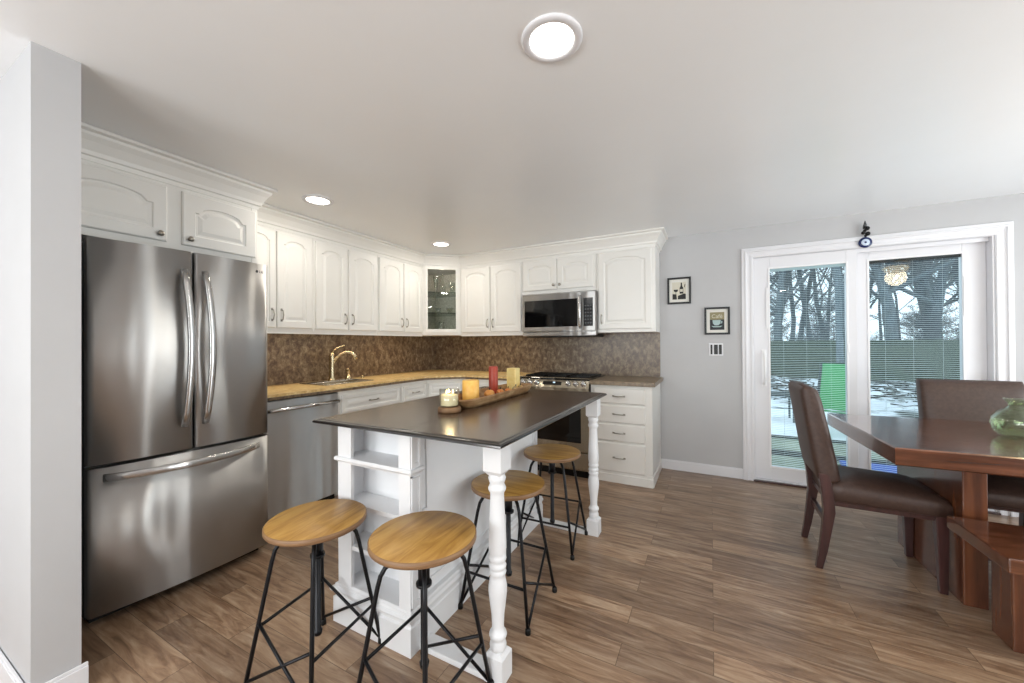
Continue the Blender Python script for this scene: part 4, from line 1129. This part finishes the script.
drift('snow_drift', -.5, 6.0, 6.6, 9.6, .10, M['snowclean'], 'smooth snow drift at the edge of the terrace')
drift('snow_bank', -1, 9, 11.5, 14.0, .34, M['snow'], 'snow bank with dark debris in front of the fence', 34)
# brush heap
bh = MB()
for k in range(420):
    x = rnd.uniform(-.5, 8.5); y = rnd.uniform(10.2, 13.6); z = -.1 + rnd.random() * .33
    a = rnd.uniform(0, PI); L_ = rnd.uniform(.2, .8); el = rnd.uniform(-.2, .5)
    p = Vector((x, y, z)); q_ = p + Vector((math.cos(a) * L_, math.sin(a) * L_, el * L_ * .6))
    bh.tube([p, (p + q_) / 2 + Vector((0, 0, rnd.uniform(-.04, .06))), q_], rnd.uniform(.008, .022), 4)
tag(bh.build('brush_pile', M['twig']), 'dark brushwood scattered over the snow before the fence', 'brushwood', kind='stuff')
# fence
e = empty('board_fence', (2.5, 16.5, -.2), 0, 'long dark green-brown board fence across the back of the yard', 'fence')
fb = MB(); x = -14.0
while x < 17: fb.box(x, x + .1495, -.01, .015, 0, 1.50 + rnd.uniform(-.01, .01)); x += .15
fb.build('fence_boards', M['fence'], e)
MB().box(-14, 17, .015, .06, .25, .33).box(-14, 17, .015, .06, 1.15, 1.23).build('fence_rails', M['fence'], e)
# trees
def tree_mesh(seed, h, r, spread=1.0, depth=4, nb=(5, 8)):
    rd = random.Random(seed); mb = MB()
    def grow(p, d_, L_, r_, lvl):
        n = 4 if lvl == 0 else 3
        pts = [p]; cur = p; dd = d_.copy()
        for k in range(n):
            dd = (dd + Vector((rd.uniform(-.12, .12), rd.uniform(-.12, .12), rd.uniform(-.03, .08))) * (1 + lvl * .6)).normalized()
            cur = cur + dd * (L_ / n); pts.append(cur)
        rs = [r_ * (1 - .62 * k / n) for k in range(n + 1)]
        mb.tube(pts, rs, 6 if lvl == 0 else (4 if lvl < 3 else 3), caps=False)
        if lvl >= depth: return
        for b in range(rd.randint(*nb) if lvl < 3 else 3):
            t = rd.uniform(.25 if lvl == 0 else .15, 1.0); i = min(n - 1, int(t * n)); f = t * n - i
            q_ = pts[i].lerp(pts[i + 1], f)
            a = rd.uniform(0, 2 * PI); side = Vector((math.cos(a), math.sin(a), 0))
            nd = (dd * rd.uniform(.4, .9) + side * rd.uniform(.5, 1.0) * spread + Vector((0, 0, rd.uniform(-.1, .35)))).normalized()
            grow(q_, nd, L_ * rd.uniform(.38, .6), max(.006, rs[i] * rd.uniform(.35, .55)), lvl + 1)
    grow(Vector((0, 0, 0)), Vector((0, 0, 1)), h, r, 0)
    return mb
protos = [tree_mesh(s_, h_, r_).build('bare_tree', M['bark']) for s_, h_, r_ in ((1, 9, .12), (2, 11, .15), (3, 8, .07), (5, 10, .19))]
spots = []
k = 0
for row, (yy_, n, x0, x1) in enumerate(((17.8, 6, .2, 9.5), (20.5, 7, -.2, 11), (25, 10, 0, 14), (31, 13, 0, 18))):
    for i in range(n):
        spots.append((x0 + (x1 - x0) * (i + rnd.uniform(.1, .9)) / n, yy_ + rnd.uniform(-.9, .9), rnd.uniform(0, 6.28), rnd.uniform(.8, 1.25), rnd.randrange(4)))
used = set()
for (x, y, a, s_, pi_) in spots:
    o = protos[pi_] if pi_ not in used else protos[pi_].copy()
    if pi_ in used: COL.objects.link(o)
    used.add(pi_)
    o.location = (x, y, -.25); o.rotation_euler = (0, 0, a); o.scale = (s_,) * 3
    tag(o, 'bare winter tree in the woods behind the fence', 'tree', 'bare trees behind the fence')
sh0 = tree_mesh(21, 2.6, .035, 1.5, 4, (6, 9)).build('bare_shrub', M['bark'])
for k in range(16):
    o = sh0 if k == 0 else sh0.copy()
    if k: COL.objects.link(o)
    o.location = (.8 + k * .72 + rnd.uniform(-.2, .2), 18.4 + (k % 4) * 1.9, -.25); o.rotation_euler = (0, 0, rnd.uniform(0, 6.28)); o.scale = (rnd.uniform(.8, 1.2),) * 3
    tag(o, 'low tangled bare shrub rising above the back fence', 'shrub', 'bare shrubs behind the fence')
# near tree in front of the fence seen in the right pane
o = tree_mesh(11, 6.5, .09, 1.15, 4, (5, 8)).build('bare_tree', M['bark'], loc=(2.9, 12.3, -.2))
tag(o, 'thin crooked bare tree standing in front of the fence', 'tree')
# patio furniture
sling = mat('green_sling', '#3fa05a', .6)
e = empty('patio_chair', (1.70, 7.35, -.13), R(-24), 'green sling patio chair with dark frame outside the left door panel', 'chair')
def slq(x0, x1, p, q_, n=6):
    mb = MB(); vs = []; fs = []
    for k in range(n + 1):
        t = k / n; y = p[0] + (q_[0] - p[0]) * t; z = p[1] + (q_[1] - p[1]) * t - .02 * math.sin(PI * t)
        vs += [(x0, y, z), (x1, y, z), (x1, y + .004, z - .008), (x0, y + .004, z - .008)]
    for k in range(n):
        a = k * 4
        for m_ in range(4): fs.append((a + m_, a + (m_ + 1) % 4, a + 4 + (m_ + 1) % 4, a + 4 + m_))
    fs += [(0, 1, 2, 3), (n * 4 + 3, n * 4 + 2, n * 4 + 1, n * 4)]
    return mb.add(vs, fs)
slq(-.25, .25, (.0, .36), (.28, 1.04)).build('back_sling', sling, e)
slq(-.25, .25, (-.50, .40), (-.02, .34)).build('seat_sling', sling, e)
fm = mat('patio_frame', '#2e3a3c', .5, .5)
for s_ in (-1, 1):
    MB().tube([(s_ * .265, -.52, .40), (s_ * .265, .0, .34), (s_ * .265, .29, 1.05)], .02, 8).build('side_rail', fm, e)
    MB().tube([(s_ * .275, .42, 0), (s_ * .275, .02, .56), (s_ * .275, -.45, .58), (s_ * .275, -.60, 0)], .019, 8).build('leg', fm, e)
MB().tube([(-.265, .29, 1.05), (.265, .29, 1.05)], .013, 8).build('top_rail', fm, e)
e = empty('side_table', (1.02, 8.0, -.10), 0, 'small dark patio side table at the left edge of the glass', 'table')
MB().box(-.22, .22, -.22, .22, .44, .47).build('tabletop', fm, e, .004)
for sx in (-1, 1):
    for sy in (-1, 1): MB().box(sx * .2 - .014, sx * .2 + .014, sy * .2 - .014, sy * .2 + .014, 0, .44).build('leg', fm, e)
tag(box('blue_mat', 1.30, 2.05, 5.22, 5.62, -.149, -.10, mat('blue_vinyl', '#2b55b5', .4), bevel=.01), 'folded blue mat on the terrace just outside the door', 'mat')
tag(box('timber_edging', -.5, 4.5, 5.72, 5.78, -.149, -.09, mat('wet_timber', '#2c3432', .6), bevel=.006), 'dark timber strip lying across the terrace, nearer the door', 'timber')
tag(box('timber_edging', -.5, 5.5, 6.72, 6.76, -.149, -.11, mat('wet_timber_far', '#3a4440', .6), bevel=.006), 'dark timber strip lying across the terrace, nearer the snow', 'timber')
